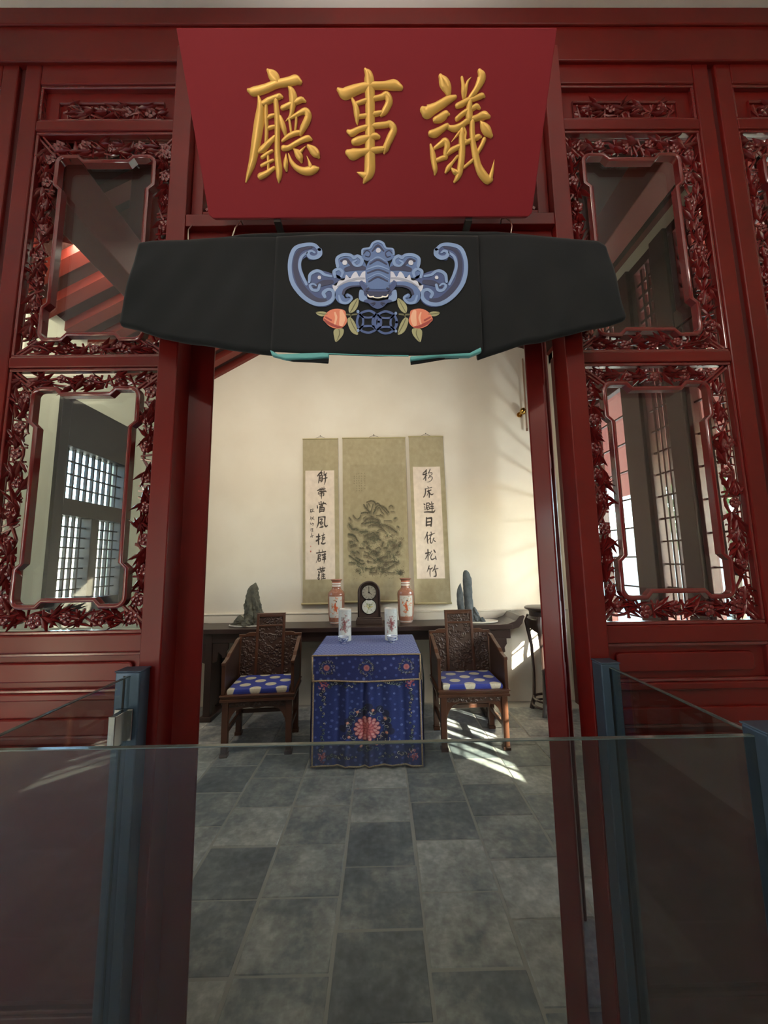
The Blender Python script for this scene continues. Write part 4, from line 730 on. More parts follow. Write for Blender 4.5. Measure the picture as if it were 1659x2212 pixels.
    U, V = np.meshgrid(np.linspace(0, 1, nu), np.linspace(0, 1, nv))
    Xg = (tl+(bl-tl)*V)+((tr-tl)+((br-bl)-(tr-tl))*V)*U; Zg = zt-Hh*V
    wav = .004*np.sin(U*6+1)*np.sin(V*5)+curl*(np.abs(U-.5)*2)**3*np.clip((V-.1)*2, 0, 1)
    Yg = SY-.004-wav-.010*np.clip((V-.93)/.07, 0, 1)
    npgrid('scroll_sheet', np.stack([Xg, Yg, Zg], -1), silk, t, C.sample(U, V))
    obj('bottom_roller', MB().tube([(bl-.012, SY-.016, zb), (br+.012, SY-.016, zb)], .013, 12), silkp, t, smooth=True)
    obj('top_rod', MB().tube([(tl-.004, SY-.008, zt), (tr+.004, SY-.008, zt)], .007, 8), silkp, t, smooth=True)
    xm = (tl+tr)/2
    obj('hanging_string', MB().tube([(xm-.07, SY-.008, zt), (xm, SY-.006, zt+.035), (xm+.07, SY-.008, zt)], .002, 5), rollerm, t)
    obj('nail', MB().tube([(xm, SY-.02, zt+.037), (xm, YW+.005, zt+.037)], .004, 8), iron, t)
    return t
silkp = mat('scroll_mount_silk', (186, 174, 132), .8)
scroll('narrow calligraphy scroll nearest the doorway left side, with a small signature and red seals', -.925, -.500, -.905, -.478, 3.06, 1.10, (-.888, -.530, 2.665, 1.375), SCRL)
scroll('wide olive silk scroll painted with mountains, hanging behind the clock', -.445, .318, -.435, .330, 3.065, 1.115, (-.352, .285, 2.73, 1.27), PAINT, paint=True)
scroll('narrow calligraphy scroll on the side of the sunlit wall, with edges curling forward', .360, .778, .385, .800, 3.075, 1.085, (.405, .745, 2.695, 1.365), SCRR, curl=.03)
# knob and rod on the wall at the right
t = thing('wall_knob', 'round brass knob on the white wall beside the thin rod', 'knob', (1.755, YW, 3.36))
obj('backplate', MB().tube([(1.735, YW-.001, 3.34), (1.735, YW-.014, 3.34)], .032, 18), brass, t, smooth=True)
obj('knob', MB().lathe([(.001, -.040), (.022, -.036), (.036, -.018), (.040, 0), (.036, .018), (.022, .036), (.001, .040)], (1.755, YW-.075, 3.36), 20), brass, t, smooth='all')
obj('stem', MB().tube([(1.738, YW-.01, 3.343), (1.755, YW-.06, 3.36)], .013, 10), brass, t)
t = thing('curtain_rod', 'thin pale brown rod hanging down the wall beside the brass knob', 'rod', (1.80, YW-.05, 3.14))
obj('rod', MB().tube([(1.800, YW-.05, 4.05), (1.800, YW-.05, 3.14)], .010, 8), mat('pale_brown_wood', (150, 118, 96), .5), t, smooth=True)
obj('rod_tip', MB().tube([(1.800, YW-.05, 3.15), (1.800, YW-.05, 3.12)], .013, 8), mat('rod_tip_wood', (120, 90, 70), .5), t)
# ---------------------------------------------------------------- long altar table
ebony = mat('dark_rosewood', (54, 38, 32), .38, coat=.15, bump=.2, bscale=30, col2=(44, 30, 27), nscale=5)
rosew = mat('chair_rosewood', (82, 50, 33), .36, coat=.12, bump=.22, bscale=34, col2=(66, 39, 26), nscale=5)
rosedark = mat('carved_rosewood', (60, 40, 30), .45, coat=.1)
ZA = .906; AX0, AX1 = -2.08, 1.36; AY0, AY1 = 4.08, 4.50
at_ = thing('altar_table', 'long dark altar table with upturned ends, standing along the back wall', 'table', (-.3, 4.29, 0))
obj('table_top', MB().box(AX0, AX1, AY0, AY1, ZA-.05, ZA), ebony, at_, bevel=.006)
def everted(xe, s):
    P = [(xe-.16*s, ZA-.002), (xe-.05*s, ZA+.006), (xe+.03*s, ZA+.035), (xe+.075*s, ZA+.085), (xe+.115*s, ZA+.092), (xe+.128*s, ZA+.078), (xe+.112*s, ZA+.052), (xe+.10*s, ZA+.01), (xe+.06*s, ZA-.03), (xe-.0*s, ZA-.05)]
    obj('everted_end', MB().prism(P, 1, AY0+.002, AY1-.002), ebony, at_, bevel=.004)
everted(AX1, 1); everted(AX0, -1)
obj('apron', MB().box(AX0+.06, AX1-.02, AY0+.035, AY0+.06, ZA-.145, ZA-.05).box(AX0+.06, AX1-.02, AY1-.06, AY1-.035, ZA-.145, ZA-.05), ebony, at_, bevel=.004)
for xl, s in ((AX0+.30, 1), (AX1-.26, -1)):
    obj('leg_panel', MB().box(xl-.035, xl+.035, AY0+.03, AY0+.10, .04, ZA-.05).box(xl-.035, xl+.035, AY1-.10, AY1-.03, .04, ZA-.05).box(xl-.02, xl+.02, AY0+.10, AY1-.10, .10, ZA-.16), ebony, at_, bevel=.005)
    obj('foot', MB().box(xl-.06, xl+.06, AY0+.01, AY1-.01, 0, .05), ebony, at_, bevel=.008)
    for q in (-1, 1):
        P = [(xl+q*.035, ZA-.145), (xl+q*.20, ZA-.145), (xl+q*.20, ZA-.20), (xl+q*.175, ZA-.235), (xl+q*.18, ZA-.28), (xl+q*.14, ZA-.30), (xl+q*.13, ZA-.27), (xl+q*.10, ZA-.24), (xl+q*.085, ZA-.33), (xl+q*.035, ZA-.35)]
        obj('spandrel', MB().prism(P, 1, AY0+.04, AY0+.065), ebony, at_, bevel=.006)
# ---------------------------------------------------------------- things on the altar table
porc = vcmat('painted_porcelain', .16, coat=.4)
def lathe_np(prof, n, c):
    a = np.linspace(0, 2*PI, n); pr = np.array(prof)
    return np.stack([c[0]+pr[:, :1]*np.cos(a), c[1]+pr[:, :1]*np.sin(a), c[2]+pr[:, 1:]+0*a], -1)
def smooth_prof(P, n):
    P = np.array(P, float); d = np.r_[0, np.cumsum(np.hypot(*np.diff(P, axis=0).T))]; t = np.linspace(0, d[-1], n)
    return np.stack([np.interp(t, d, P[:, 0]), np.interp(t, d, P[:, 1])], 1)
def vase(x, y, label, seed):
    t = thing('porcelain_vase', label, 'vase', (x, y, ZA), 'pair of orange vases')
    Hh = .478
    prof = smooth_prof([(.064, 0), (.070, .004), (.072, .018), (.078, .03), (.087, .10), (.091, .25), (.092, .315), (.086, .338), (.066, .356), (.051, .372), (.049, .385), (.049, .452), (.054, .460), (.064, .470), (.064, .478), (.056, .478), (.046, .46), (.044, .40)], 150)
    r = random.Random(seed)
    C = Canvas(300, 260, (152, 104, 86))
    # canvas x: angle from the viewer's side, y: height from top
    Y = lambda z: (1-z/Hh)*260
    for z0, z1, c in ((.452, .480, (224, 214, 204)), (.440, .452, (200, 120, 96)), (.424, .436, (226, 216, 206)), (.400, .412, (226, 216, 206)), (.016, .026, (224, 214, 206)), (0, .006, (214, 204, 196))):
        C.a[int(Y(z1)):int(Y(z0))+1] = c
    for k in range(500):
        C.curl(r.uniform(0, 300), r.uniform(40, 258), r.uniform(2, 5), r.uniform(0, 6), 4, 1.0, (206, 166, 136) if r.random() < .6 else (150, 78, 54), .7)
    for cx in (75, 225):
        x0_, x1_ = cx-42, cx+42
        y0_, y1_ = int(Y(.296)), int(Y(.070))
        C.a[y0_:y1_, x0_:x1_] = (204, 202, 192)
        for k in range(46):
            u, v = cx+r.gauss(0, 13), (y0_+y1_)/2+8+r.gauss(0, 22)
            if not (x0_+4 < u < x1_-4 and y0_+5 < v < y1_-5): continue
            C.curl(u, v, r.uniform(3, 8), r.uniform(0, 6), r.uniform(2, 5), r.uniform(2, 4.5), r.choice([(206, 104, 58), (196, 88, 50), (212, 130, 90), (150, 130, 110)]), .8)
        C.disc(cx+5, y0_+30, 4, (60, 52, 50)); C.stroke([(cx+5, y0_+32, 2), (cx-2, y0_+44, 6), (cx, y0_+66, 14), (cx+6, y0_+84, 10)], (200, 92, 56), .85)
        for k in range(30): C.disc(r.uniform(x0_+4, x1_-4), r.uniform(y0_+4, y1_-4), r.uniform(.6, 1.4), (120, 100, 90), .6)
        for e in ((x0_, y0_, x1_, y0_), (x0_, y1_, x1_, y1_), (x0_, y0_, x0_, y1_), (x1_, y0_, x1_, y1_)): C.stroke([(e[0], e[1], 1.6), (e[2], e[3], 1.6)], (150, 76, 50), .8)
    P = lathe_np(prof, 160, (x, y, ZA))
    a = np.linspace(0, 2*PI, 160)
    U = np.tile(((a-PI-.0)/(2*PI)) % 1.0, (len(prof), 1)); V = np.tile((1-prof[:, 1:]/Hh), (1, 160))
    npgrid('vase_body', P, porc, t, C.sample(U, V)); return t
vase(-.494, 4.33, 'tall orange and white figured vase standing left of the clock', 3)
vase(.270, 4.33, 'tall orange and white figured vase standing right of the clock', 8)
# clock
ck = thing('mantel_clock', 'round-topped dark mantel clock with two white dials, in the middle of the altar table', 'clock', (-.132, 4.30, ZA))
wc = mat('clock_case_wood', (58, 44, 38), .45, bump=.2, bscale=60)
cx, cy = -.132, 4.30
ar = [(cx+.118*math.cos(t), ZA+.335+.118*math.sin(t)) for t in np.linspace(0, PI, 20)]
obj('case', MB().prism(ar+[(cx-.118, ZA+.07), (cx+.118, ZA+.07)], 1, cy-.05, cy+.06), wc, ck, bevel=.006)
ar2 = [(cx+.118*math.cos(t), ZA+.335+.118*math.sin(t)) for t in np.linspace(0, PI, 24)]
obj('arch_moulding', MB().tube([(cx+.112, cy-.054, ZA+.08)]+[(cx+.112*math.cos(t), cy-.054, ZA+.335+.112*math.sin(t)) for t in np.linspace(0, PI, 24)]+[(cx-.112, cy-.054, ZA+.08)], .011, 8), wc, ck, smooth='all')
obj('base', MB().box(cx-.14, cx+.14, cy-.075, cy+.07, ZA, ZA+.055).box(cx-.13, cx+.13, cy-.066, cy+.066, ZA+.055, ZA+.072), wc, ck, bevel=.006)
dialm = vcmat('painted_dial', .3)
def dial(zc, rad, draw, name):
    C = Canvas(96, 96, (150, 146, 134) if zc > .3 else (190, 192, 184)); draw(C)
    rr_, aa = np.meshgrid(np.linspace(0, 1, 40), np.linspace(0, 2*PI, 64), indexing='ij')
    P = np.stack([cx+rad*rr_*np.cos(aa), cy-.0555-.003*(1-rr_**2), ZA+zc+rad*rr_*np.sin(aa)], -1)
    npgrid(name, P, dialm, ck, C.sample(.5+.5*rr_*np.cos(aa), .5-.5*rr_*np.sin(aa)))
    obj('dial_ring', MB().tube([(cx+rad*math.cos(t), cy-.056, ZA+zc+rad*math.sin(t)) for t in np.linspace(0, 2*PI, 33)], .0045, 6, cap=False), iron, ck, smooth='all')
def d1(C):
    for k in range(12):
        a = k*PI/6; C.stroke([(48+33*math.sin(a), 48-33*math.cos(a), 4), (48+43*math.sin(a), 48-43*math.cos(a), 4)], (92, 86, 78), .8)
    C.stroke([(48+28*math.cos(t), 48+28*math.sin(t), 2) for t in np.linspace(0, 2*PI, 30)], (150, 140, 120)); C.disc(48, 48, 6, (70, 62, 54))
    for k in range(8): C.disc(48+18*math.cos(k*.785), 48+18*math.sin(k*.785), 4, (168, 158, 132), .7)
def d2(C):
    r = random.Random(2)
    for k in range(60):
        C.disc(48+r.gauss(0, 15), 48+r.gauss(0, 15), r.uniform(1.5, 4), r.choice([(112, 126, 80), (148, 150, 90), (190, 168, 80), (96, 104, 74)]), .7)
dial(.335, .080, d1, 'clock_dial'); dial(.185, .080, d2, 'painted_panel')
obj('clock_hand', MB().box(cx-.003, cx+.003, cy-.0615, cy-.0595, ZA+.33, ZA+.395), iron, ck)
obj('clock_hand', MB().tube([(cx, cy-.0605, ZA+.335), (cx+.03, cy-.0605, ZA+.312)], .003, 5), iron, ck)
# scholar's rocks on trays
rockl = mat('grey_green_rock', (98, 96, 82), .9, bump=.8, bscale=40, bdist=.01, col2=(70, 70, 62), nscale=14)
rockr = mat('blue_grey_rock', (92, 98, 100), .8, bump=.7, bscale=30, bdist=.008, col2=(66, 72, 74), nscale=9)
traym = mat('pale_stone_tray', (216, 210, 196), .5, bump=.1, bscale=80)
def spire(name, c, h, prof, seed, mt, par, nseg=18, el=.75, rough=.18):
    r = np.random.default_rng(seed); n = 26; an = np.linspace(0, 2*PI, nseg, endpoint=False)
    ph = r.uniform(0, 6, (4, 3)); vs = []
    for i in range(n):
        v = i/(n-1); rad = np.interp(v, [p[0] for p in prof], [p[1] for p in prof]); ox = np.interp(v, [p[0] for p in prof], [p[2] for p in prof])
        for k, a in enumerate(an):
            f = 1+rough*(math.sin(2*a+ph[0, 0]+v*3)+.7*math.sin(5*a+ph[1, 0]+v*9)+.5*math.sin(9*a+ph[2, 0]-v*17))+r.normal(0, rough*.35)
            vs.append((c[0]+ox+rad*f*math.cos(a), c[1]+rad*f*el*math.sin(a), c[2]+v*h))
    fs = [(i*nseg+k, i*nseg+(k+1) % nseg, (i+1)*nseg+(k+1) % nseg, (i+1)*nseg+k) for i in range(n-1) for k in range(nseg)]
    fs += [tuple(reversed(range(nseg))), tuple(range((n-1)*nseg, n*nseg))]
    return obj(name, MB().add(vs, fs), mt, par, smooth=True)
def tray(x, y, a, b, label):
    mb = MB(); n = 40
    prof = [(.86, 0), (.98, .004), (1.0, .014), (.97, .018), (.93, .012), (.0, .010)]
    vs = [(x+a*p*math.cos(2*PI*k/n), y+b*p*math.sin(2*PI*k/n), ZA+z) for p, z in prof for k in range(n)]
    fs = [(i*n+k, i*n+(k+1) % n, (i+1)*n+(k+1) % n, (i+1)*n+k) for i in range(len(prof)-1) for k in range(n)]+[tuple(reversed(range(n)))]
    tag(obj('stone_tray', MB().add(vs, fs), traym, smooth=True), label, 'tray')
tray(-1.425, 4.27, .215, .11, 'pale oval tray at the left end of the altar table, under the broad grey-green rock')
tray(1.035, 4.27, .225, .12, 'pale oval tray at the right end of the altar table, under the twin blue-grey rocks')
TZ = ZA+.011
rk = thing('scholar_rock', 'jagged grey-green scholar rock with low foothills, behind the left chair', 'rock', (-1.40, 4.28, TZ))
spire('main_peak', (-1.405, 4.29, TZ), .445, [(0, .080, .01), (.2, .070, .012), (.45, .062, .0), (.7, .054, -.005), (.86, .042, .004), (.93, .026, .018), (1, .004, .032)], 4, rockl, rk, nseg=26, rough=.24)
spire('shoulder_peak', (-1.335, 4.285, TZ), .29, [(0, .07, 0), (.4, .055, 0), (.7, .042, -.01), (.9, .026, -.02), (1, .006, -.025)], 6, rockl, rk, nseg=24, rough=.26)
spire('foothill', (-1.53, 4.25, TZ), .105, [(0, .075, 0), (.5, .055, .01), (.85, .03, .01), (1, .008, .01)], 8, rockl, rk)
spire('foothill', (-1.42, 4.21, TZ), .075, [(0, .07, 0), (.5, .05, 0), (.85, .03, 0), (1, .008, 0)], 9, rockl, rk)
spire('foothill', (-1.28, 4.23, TZ), .12, [(0, .065, 0), (.5, .05, -.01), (.85, .03, 0), (1, .008, 0)], 12, rockl, rk)
rk = thing('scholar_rock', 'pair of slender blue-grey stone spires on a tray, behind the right chair', 'rock', (.96, 4.28, TZ))
spire('main_peak', (.945, 4.285, TZ), .545, [(0, .075, .02), (.1, .062, .015), (.3, .050, .01), (.6, .048, .006), (.85, .044, 0), (.95, .032, -.006), (1, .012, -.010)], 21, rockr, rk, rough=.08)
spire('slender_peak', (.862, 4.275, TZ), .405, [(0, .052, .005), (.3, .040, .004), (.7, .036, -.002), (.85, .025, -.004), (1, .003, .008)], 23, rockr, rk, rough=.08)
spire('foothill', (1.03, 4.26, TZ), .15, [(0, .055, 0), (.4, .035, -.01), (.8, .02, -.02), (1, .005, -.02)], 25, rockr, rk)
spire('foothill', (1.085, 4.24, TZ), .045, [(0, .035, 0), (.5, .025, 0), (1, .006, 0)], 27, rockr, rk)
# ---------------------------------------------------------------- square table under its cloth
TX0, TX1, TY0, TY1, ZT = -.553, .307, 3.185, 3.99, .84
st = thing('square_table', 'square dark table hidden beneath the blue embroidered cloth', 'table', (-.123, 3.59, 0))
obj('table_top', MB().box(TX0+.02, TX1-.02, TY0+.03, TY1-.02, ZT-.04, ZT-.006), ebony, st, bevel=.004)
for x in (TX0+.06, TX1-.11):
    for y in (TY0+.08, TY1-.12): obj('leg', MB().box(x, x+.05, y, y+.05, 0, ZT-.04), ebony, st, bevel=.004)
clothm = vcmat('blue_brocade', .75, sheen=.15, bump=.15, bscale=500)
braid = mat('gold_braid', (196, 174, 138), .5, metal=.25, bump=.9, bscale=420, bdist=.003, col2=(120, 104, 88), nscale=260)
tc = thing('tablecloth', 'deep blue embroidered cloth with flower medallions over the square table', 'tablecloth', (-.123, 3.59, 0))
BLUE = (26, 44, 104)
# top
C = Canvas(320, 300, (40, 56, 128)); C.noise(4); r = random.Random(5)
for j in range(26):
    for i in range(24):
        x, y = 6+i*13.4+(6.5 if j % 2 else 0), 6+j*11.6
        C.stroke([(x-3.2, y+.6, 3), (x+3.0, y-.6, 3)], (168, 180, 214), .85, 1)
U, V = np.meshgrid(np.linspace(0, 1, 320), np.linspace(0, 1, 300))
npgrid('cloth_top', np.stack([TX0+(TX1-TX0)*U, TY0+(TY1-TY0)*(1-V), ZT+.0008*np.sin(U*9)*np.sin(V*7)], -1), clothm, tc, C.sample(U, V))
def medal(C, x, y, rad, r, big):
    # wreath of vine curls round a flower
    n = 26 if big else 20
    for k in range(n):
        a = 2*PI*k/n+r.uniform(-.1, .1); q = rad*r.uniform(.66, .98)
        C.disc(x+q*math.cos(a), y+q*math.sin(a), rad*r.uniform(.10, .17), (22, 26, 52), .75, 2)
    for k in range(int(n*1.6)):
        a = 2*PI*k/n/1.6; q = rad*r.uniform(.60, 1.0)
        C.curl(x+q*math.cos(a), y+q*math.sin(a), rad*r.uniform(.08, .15), r.uniform(0, 6), r.choice((-4.5, 4.5)), 2.2 if big else 1.5, r.choice([(214, 208, 180), (140, 160, 132), (98, 120, 108), (190, 190, 200), (190, 170, 130)]), .95)
    if big:
        for k in range(8):
            a = k*PI/4+.3; C.disc(x+rad*.8*math.cos(a), y+rad*.8*math.sin(a), 6, (206, 132, 108), .9, 1.5); C.disc(x+rad*.8*math.cos(a)+1, y+rad*.8*math.sin(a)-1, 3, (228, 172, 140), .8, 1.5)
def mum(C, x, y, rad, r, sx=1.0):
    C.disc(x, y, rad*1.05, (30, 28, 56), .6, 4)
    for ring, n, q, pr in ((0, 14, .80, .20), (1, 12, .58, .19), (2, 9, .36, .17), (3, 5, .15, .13)):
        for k in range(n):
            a = 2*PI*k/n+ring*.3; px_, py_ = x+sx*rad*q*math.cos(a), y+rad*q*math.sin(a)
            C.stroke([(px_-sx*rad*pr*.5*math.cos(a), py_-rad*pr*.5*math.sin(a), rad*pr*1.6), (px_+sx*rad*pr*.4*math.cos(a), py_+rad*pr*.4*math.sin(a), rad*pr*1.7)], (150, 70, 78), 1, 1)
            C.stroke([(px_-sx*rad*pr*.2*math.cos(a), py_-rad*pr*.2*math.sin(a), rad*pr*.9), (px_+sx*rad*pr*.5*math.cos(a), py_+rad*pr*.5*math.sin(a), rad*pr*1.1)], (214, 158, 152) if ring < 2 else (196, 112, 110), .9, 1.4)
def spray(C, x, y, dx, dy, r):
    # corner spray: pink flower with gold and green scrolls along both edges
    for k in range(9):
        t = .25+k*.13
        for ux, uy in ((t*98, r.uniform(-10, 10)), (r.uniform(-8, 8), t*108)):
            C.disc(x+dx*ux, y+dy*uy, r.uniform(6, 10)*(1.2-t*.5), (20, 24, 46), .7, 3)
            C.curl(x+dx*ux, y+dy*uy, r.uniform(5, 9)*(1.25-t*.5), r.uniform(0, 6), r.choice((-5, 5)), 2.6, r.choice([(228, 220, 190), (150, 164, 130), (104, 122, 106), (200, 186, 150)]), .95)
    for k in range(30):
        a = r.uniform(0, 6.3); q = r.uniform(0, 29); C.stroke([(x+q*math.cos(a)*.7, y+q*math.sin(a), 5), (x+q*math.cos(a)*.7+r.uniform(-6, 6), y+q*math.sin(a)+r.uniform(-8, 8), 3)], r.choice([(196, 104, 108), (214, 150, 146), (168, 74, 84), (150, 66, 80)]), .9, 1.2)
def dots(C, n, r, av):
    pts = []
    for _ in range(4000):
        x, y = r.uniform(4, C.w-4), r.uniform(4, C.h-4)
        if any((x-p)**2+(y-q)**2 < 22**2 for p, q in pts) or any((x-a)**2+(y-b)**2 < c*c for a, b, c in av): continue
        pts.append((x, y)); s = r.uniform(4.4, 6.2); cc = r.choice([(84, 98, 166), (96, 110, 172), (128, 140, 190), (70, 84, 150)])
        C.disc(x, y, s, cc, .62, 2)
        for k in range(3): C.disc(x+r.uniform(-s, s)*.7, y+r.uniform(-s, s)*.7, 1, (180, 184, 204), .4, 1)
        if len(pts) >= n: break
r = random.Random(12)
SW, SH = 430, 400
C = Canvas(SW, SH, BLUE); C.noise(5); dots(C, 150, r, [(215, 236, 104)])
medal(C, 215, 236, 98, r, True); mum(C, 215, 238, 50, r)
for x, y, dx, dy in ((44, 118-70, 1, 1), (386, 118-70, -1, 1), (44, 356, 1, -1), (386, 356, -1, -1)): spray(C, x, y, dx, dy, r)
nu, nv = 420, 380
U, V = np.meshgrid(np.linspace(0, 1, nu), np.linspace(0, 1, nv))
ZS1, ZS0 = .70, .015
fold = np.zeros_like(U)
for c, wd, am in ((.24, .030, .016), (.31, .02, -.012), (.475, .022, .022), (.52, .025, -.014), (.64, .03, .012), (.715, .04, -.012), (.83, .025, .016), (.90, .03, -.008)):
    fold += am*np.exp(-((U-c-.03*(V-.5)*(c-.5))/wd)**2)
fold *= .55+.6*V
SK = lambda U, V: np.stack([TX0-.006*V+(TX1-TX0+.012*V)*U, TY0-.010+fold-.006*V, ZS1+(ZS0-ZS1)*V+.006*np.sin(U*11)*V], -1)
npgrid('cloth_front', SK(U, V), clothm, tc, C.sample(U, V))
# valance
C = Canvas(SW, 100, (26, 38, 98)); C.noise(5); r = random.Random(31); dots(C, 40, r, [(58, 50, 34), (215, 48, 36), (372, 48, 34)])
for x in (58, 215, 372): medal(C, x, 48, 32, r, False); mum(C, x, 48, 12, r)
nu2, nv2 = 420, 96
U2, V2 = np.meshgrid(np.linspace(0, 1, nu2), np.linspace(0, 1, nv2))
vz = lambda U: .645+.006*np.sin(U*8+.5)
npgrid('cloth_valance', np.stack([TX0+(TX1-TX0)*U2, TY0-.018+.004*np.sin(U2*14)*V2, ZT-.004+(vz(U2)-ZT+.004)*V2], -1), clothm, tc, C.sample(U2, V2))
# side drops and back drop
sidem = mat('blue_cloth_side', (28, 38, 92), .8, sheen=.15, bump=.15, bscale=300)
for x, s in ((TX0-.002, -1), (TX1+.002, 1)):
    obj('cloth_side', MB().grid(lambda u, v, x=x, s=s: (x+s*(.004+.010*v+.008*math.sin(u*14)*v), TY0+(TY1-TY0)*u, ZT-(ZT-.03)*v), 40, 14), sidem, tc, smooth='all')
obj('cloth_back', MB().grid(lambda u, v: (TX0+(TX1-TX0)*u, TY1+.004+.006*math.sin(u*20)*v, ZT-(ZT-.03)*v), 40, 10), sidem, tc, smooth='all')
obj('lining', MB().grid(lambda u, v: (TX1+.018+.022*math.sin(PI*min(1, v*1.05))*(.6+.4*u), TY0+.06+.2*u, ZT-.03-.50*v), 8, 20), teal, tc, smooth='all', label='turquoise lining showing at the right side')
def braid_line(pts, w=.010): return MB().tube(pts, w/2, 6, flat=.5)
obj('braid_trim', braid_line([(TX0+(TX1-TX0)*k/24, TY0-.020+.002*math.sin(k), ZT+.002) for k in range(25)], .012), braid, tc, smooth='all')
obj('braid_trim', braid_line([(TX0+(TX1-TX0)*k/30, TY0-.021+.004*math.sin(k/30*14), float(vz(np.array(k/30)))) for k in range(31)], .013), braid, tc, smooth='all')
f0 = SK(U, V)
for i in (6, nu-7):
    obj('braid_trim', braid_line([tuple(f0[j, i]+np.array((0, -.006, 0))) for j in range(0, nv, 12)], .013), braid, tc, smooth='all')
obj('braid_trim', braid_line([tuple(f0[nv-6, i]+np.array((0, -.005, 0))) for i in range(0, nu, 8)], .012), braid, tc, smooth='all')
for x in (TX0+.004, TX1-.004): obj('braid_trim', braid_line([(x, TY0-.0215, ZT-.005), (x, TY0-.0215, .65)], .013), braid, tc, smooth='all')
# hat-stand vases and cups on the cloth
def hatstand(x, y, label, seed):
    t = thing('cylinder_vase', label, 'vase', (x, y, ZT+.001), 'pair of cylinder vases')
    r = random.Random(seed); C = Canvas(240, 190, (214, 218, 214)); C.noise(2)
    for k in range(90): C.curl(r.uniform(0, 240), r.uniform(6, 186), r.uniform(2.5, 6), r.uniform(0, 6), r.choice((-4, 4)), 1.3, r.choice([(120, 140, 130), (140, 148, 150), (104, 124, 120), (180, 150, 140)]), .55)
    for cx_ in (60, 180):
        for k in range(70):
            C.disc(cx_+r.gauss(0, 14), 92+r.gauss(0, 22), r.uniform(2, 6), r.choice([(150, 74, 76), (128, 60, 66), (150, 130, 126), (120, 108, 110), (104, 112, 108)]), .5, 1.5)
        C.stroke([(cx_-4, 60, 5), (cx_+3, 80, 12), (cx_, 112, 16), (cx_+4, 132, 6)], (132, 66, 68), .6, 2)
    C.a[:5] = (206, 196, 186)
    for k in range(9): C.a[8+k] = C.a[8+k]*.9+np.array((150, 160, 160))*.1
    prof = smooth_prof([(.055, 0), (.060, .004), (.060, .291), (.058, .295), (.052, .294), (.050, .28), (.050, .05)], 120)
    P = lathe_np(prof, 120, (x, y, ZT+.001)); a = np.linspace(0, 2*PI, 120)
    U = np.tile(((a-PI)/(2*PI)) % 1.0, (120, 1)); V = np.tile(1-prof[:, 1:]/.295, (1, 120))
    npgrid('vase_body', P, porc, t, C.sample(U, V))
    return t
hatstand(-.345, 3.735, 'white cylinder vase with red figures on the blue cloth, left one', 1)
hatstand(.089, 3.735, 'white cylinder vase with red figures on the blue cloth, right one', 2)
def cup(x, y, label, seed):
    t = thing('tea_cup', label, 'cup', (x, y, ZT+.001), 'pair of tea cups')
    r = random.Random(seed); C = Canvas(160, 50, (206, 212, 220))
    for k in range(60): C.disc(r.uniform(0, 160), 10+r.uniform(4, 34), r.uniform(2, 5), r.choice([(44, 58, 104), (60, 76, 124), (86, 100, 140)]), .7, 1.4)
    C.a[:4] = (228, 232, 236); C.a[4:7] = (70, 86, 130)
    prof = smooth_prof([(.022, 0), (.024, .008), (.026, .012), (.040, .024), (.047, .045), (.050, .062), (.047, .062), (.043, .044), (.035, .026), (.02, .016), (.0005, .015)], 70)
    P = lathe_np(prof, 72, (x, y, ZT+.001)); a = np.linspace(0, 2*PI, 72)
    U = np.tile(((a-PI)/(2*PI)) % 1.0, (70, 1)); V = np.clip(np.tile(1-prof[:, 1:]/.062, (1, 72)), 0, 1)
    npgrid('cup_body', P, porc, t, C.sample(U, V)); return t
cup(-.347, 3.62, 'small blue and white tea cup in front of the left cylinder vase', 4)
cup(.095, 3.62, 'small blue and white tea cup in front of the right cylinder vase', 6)
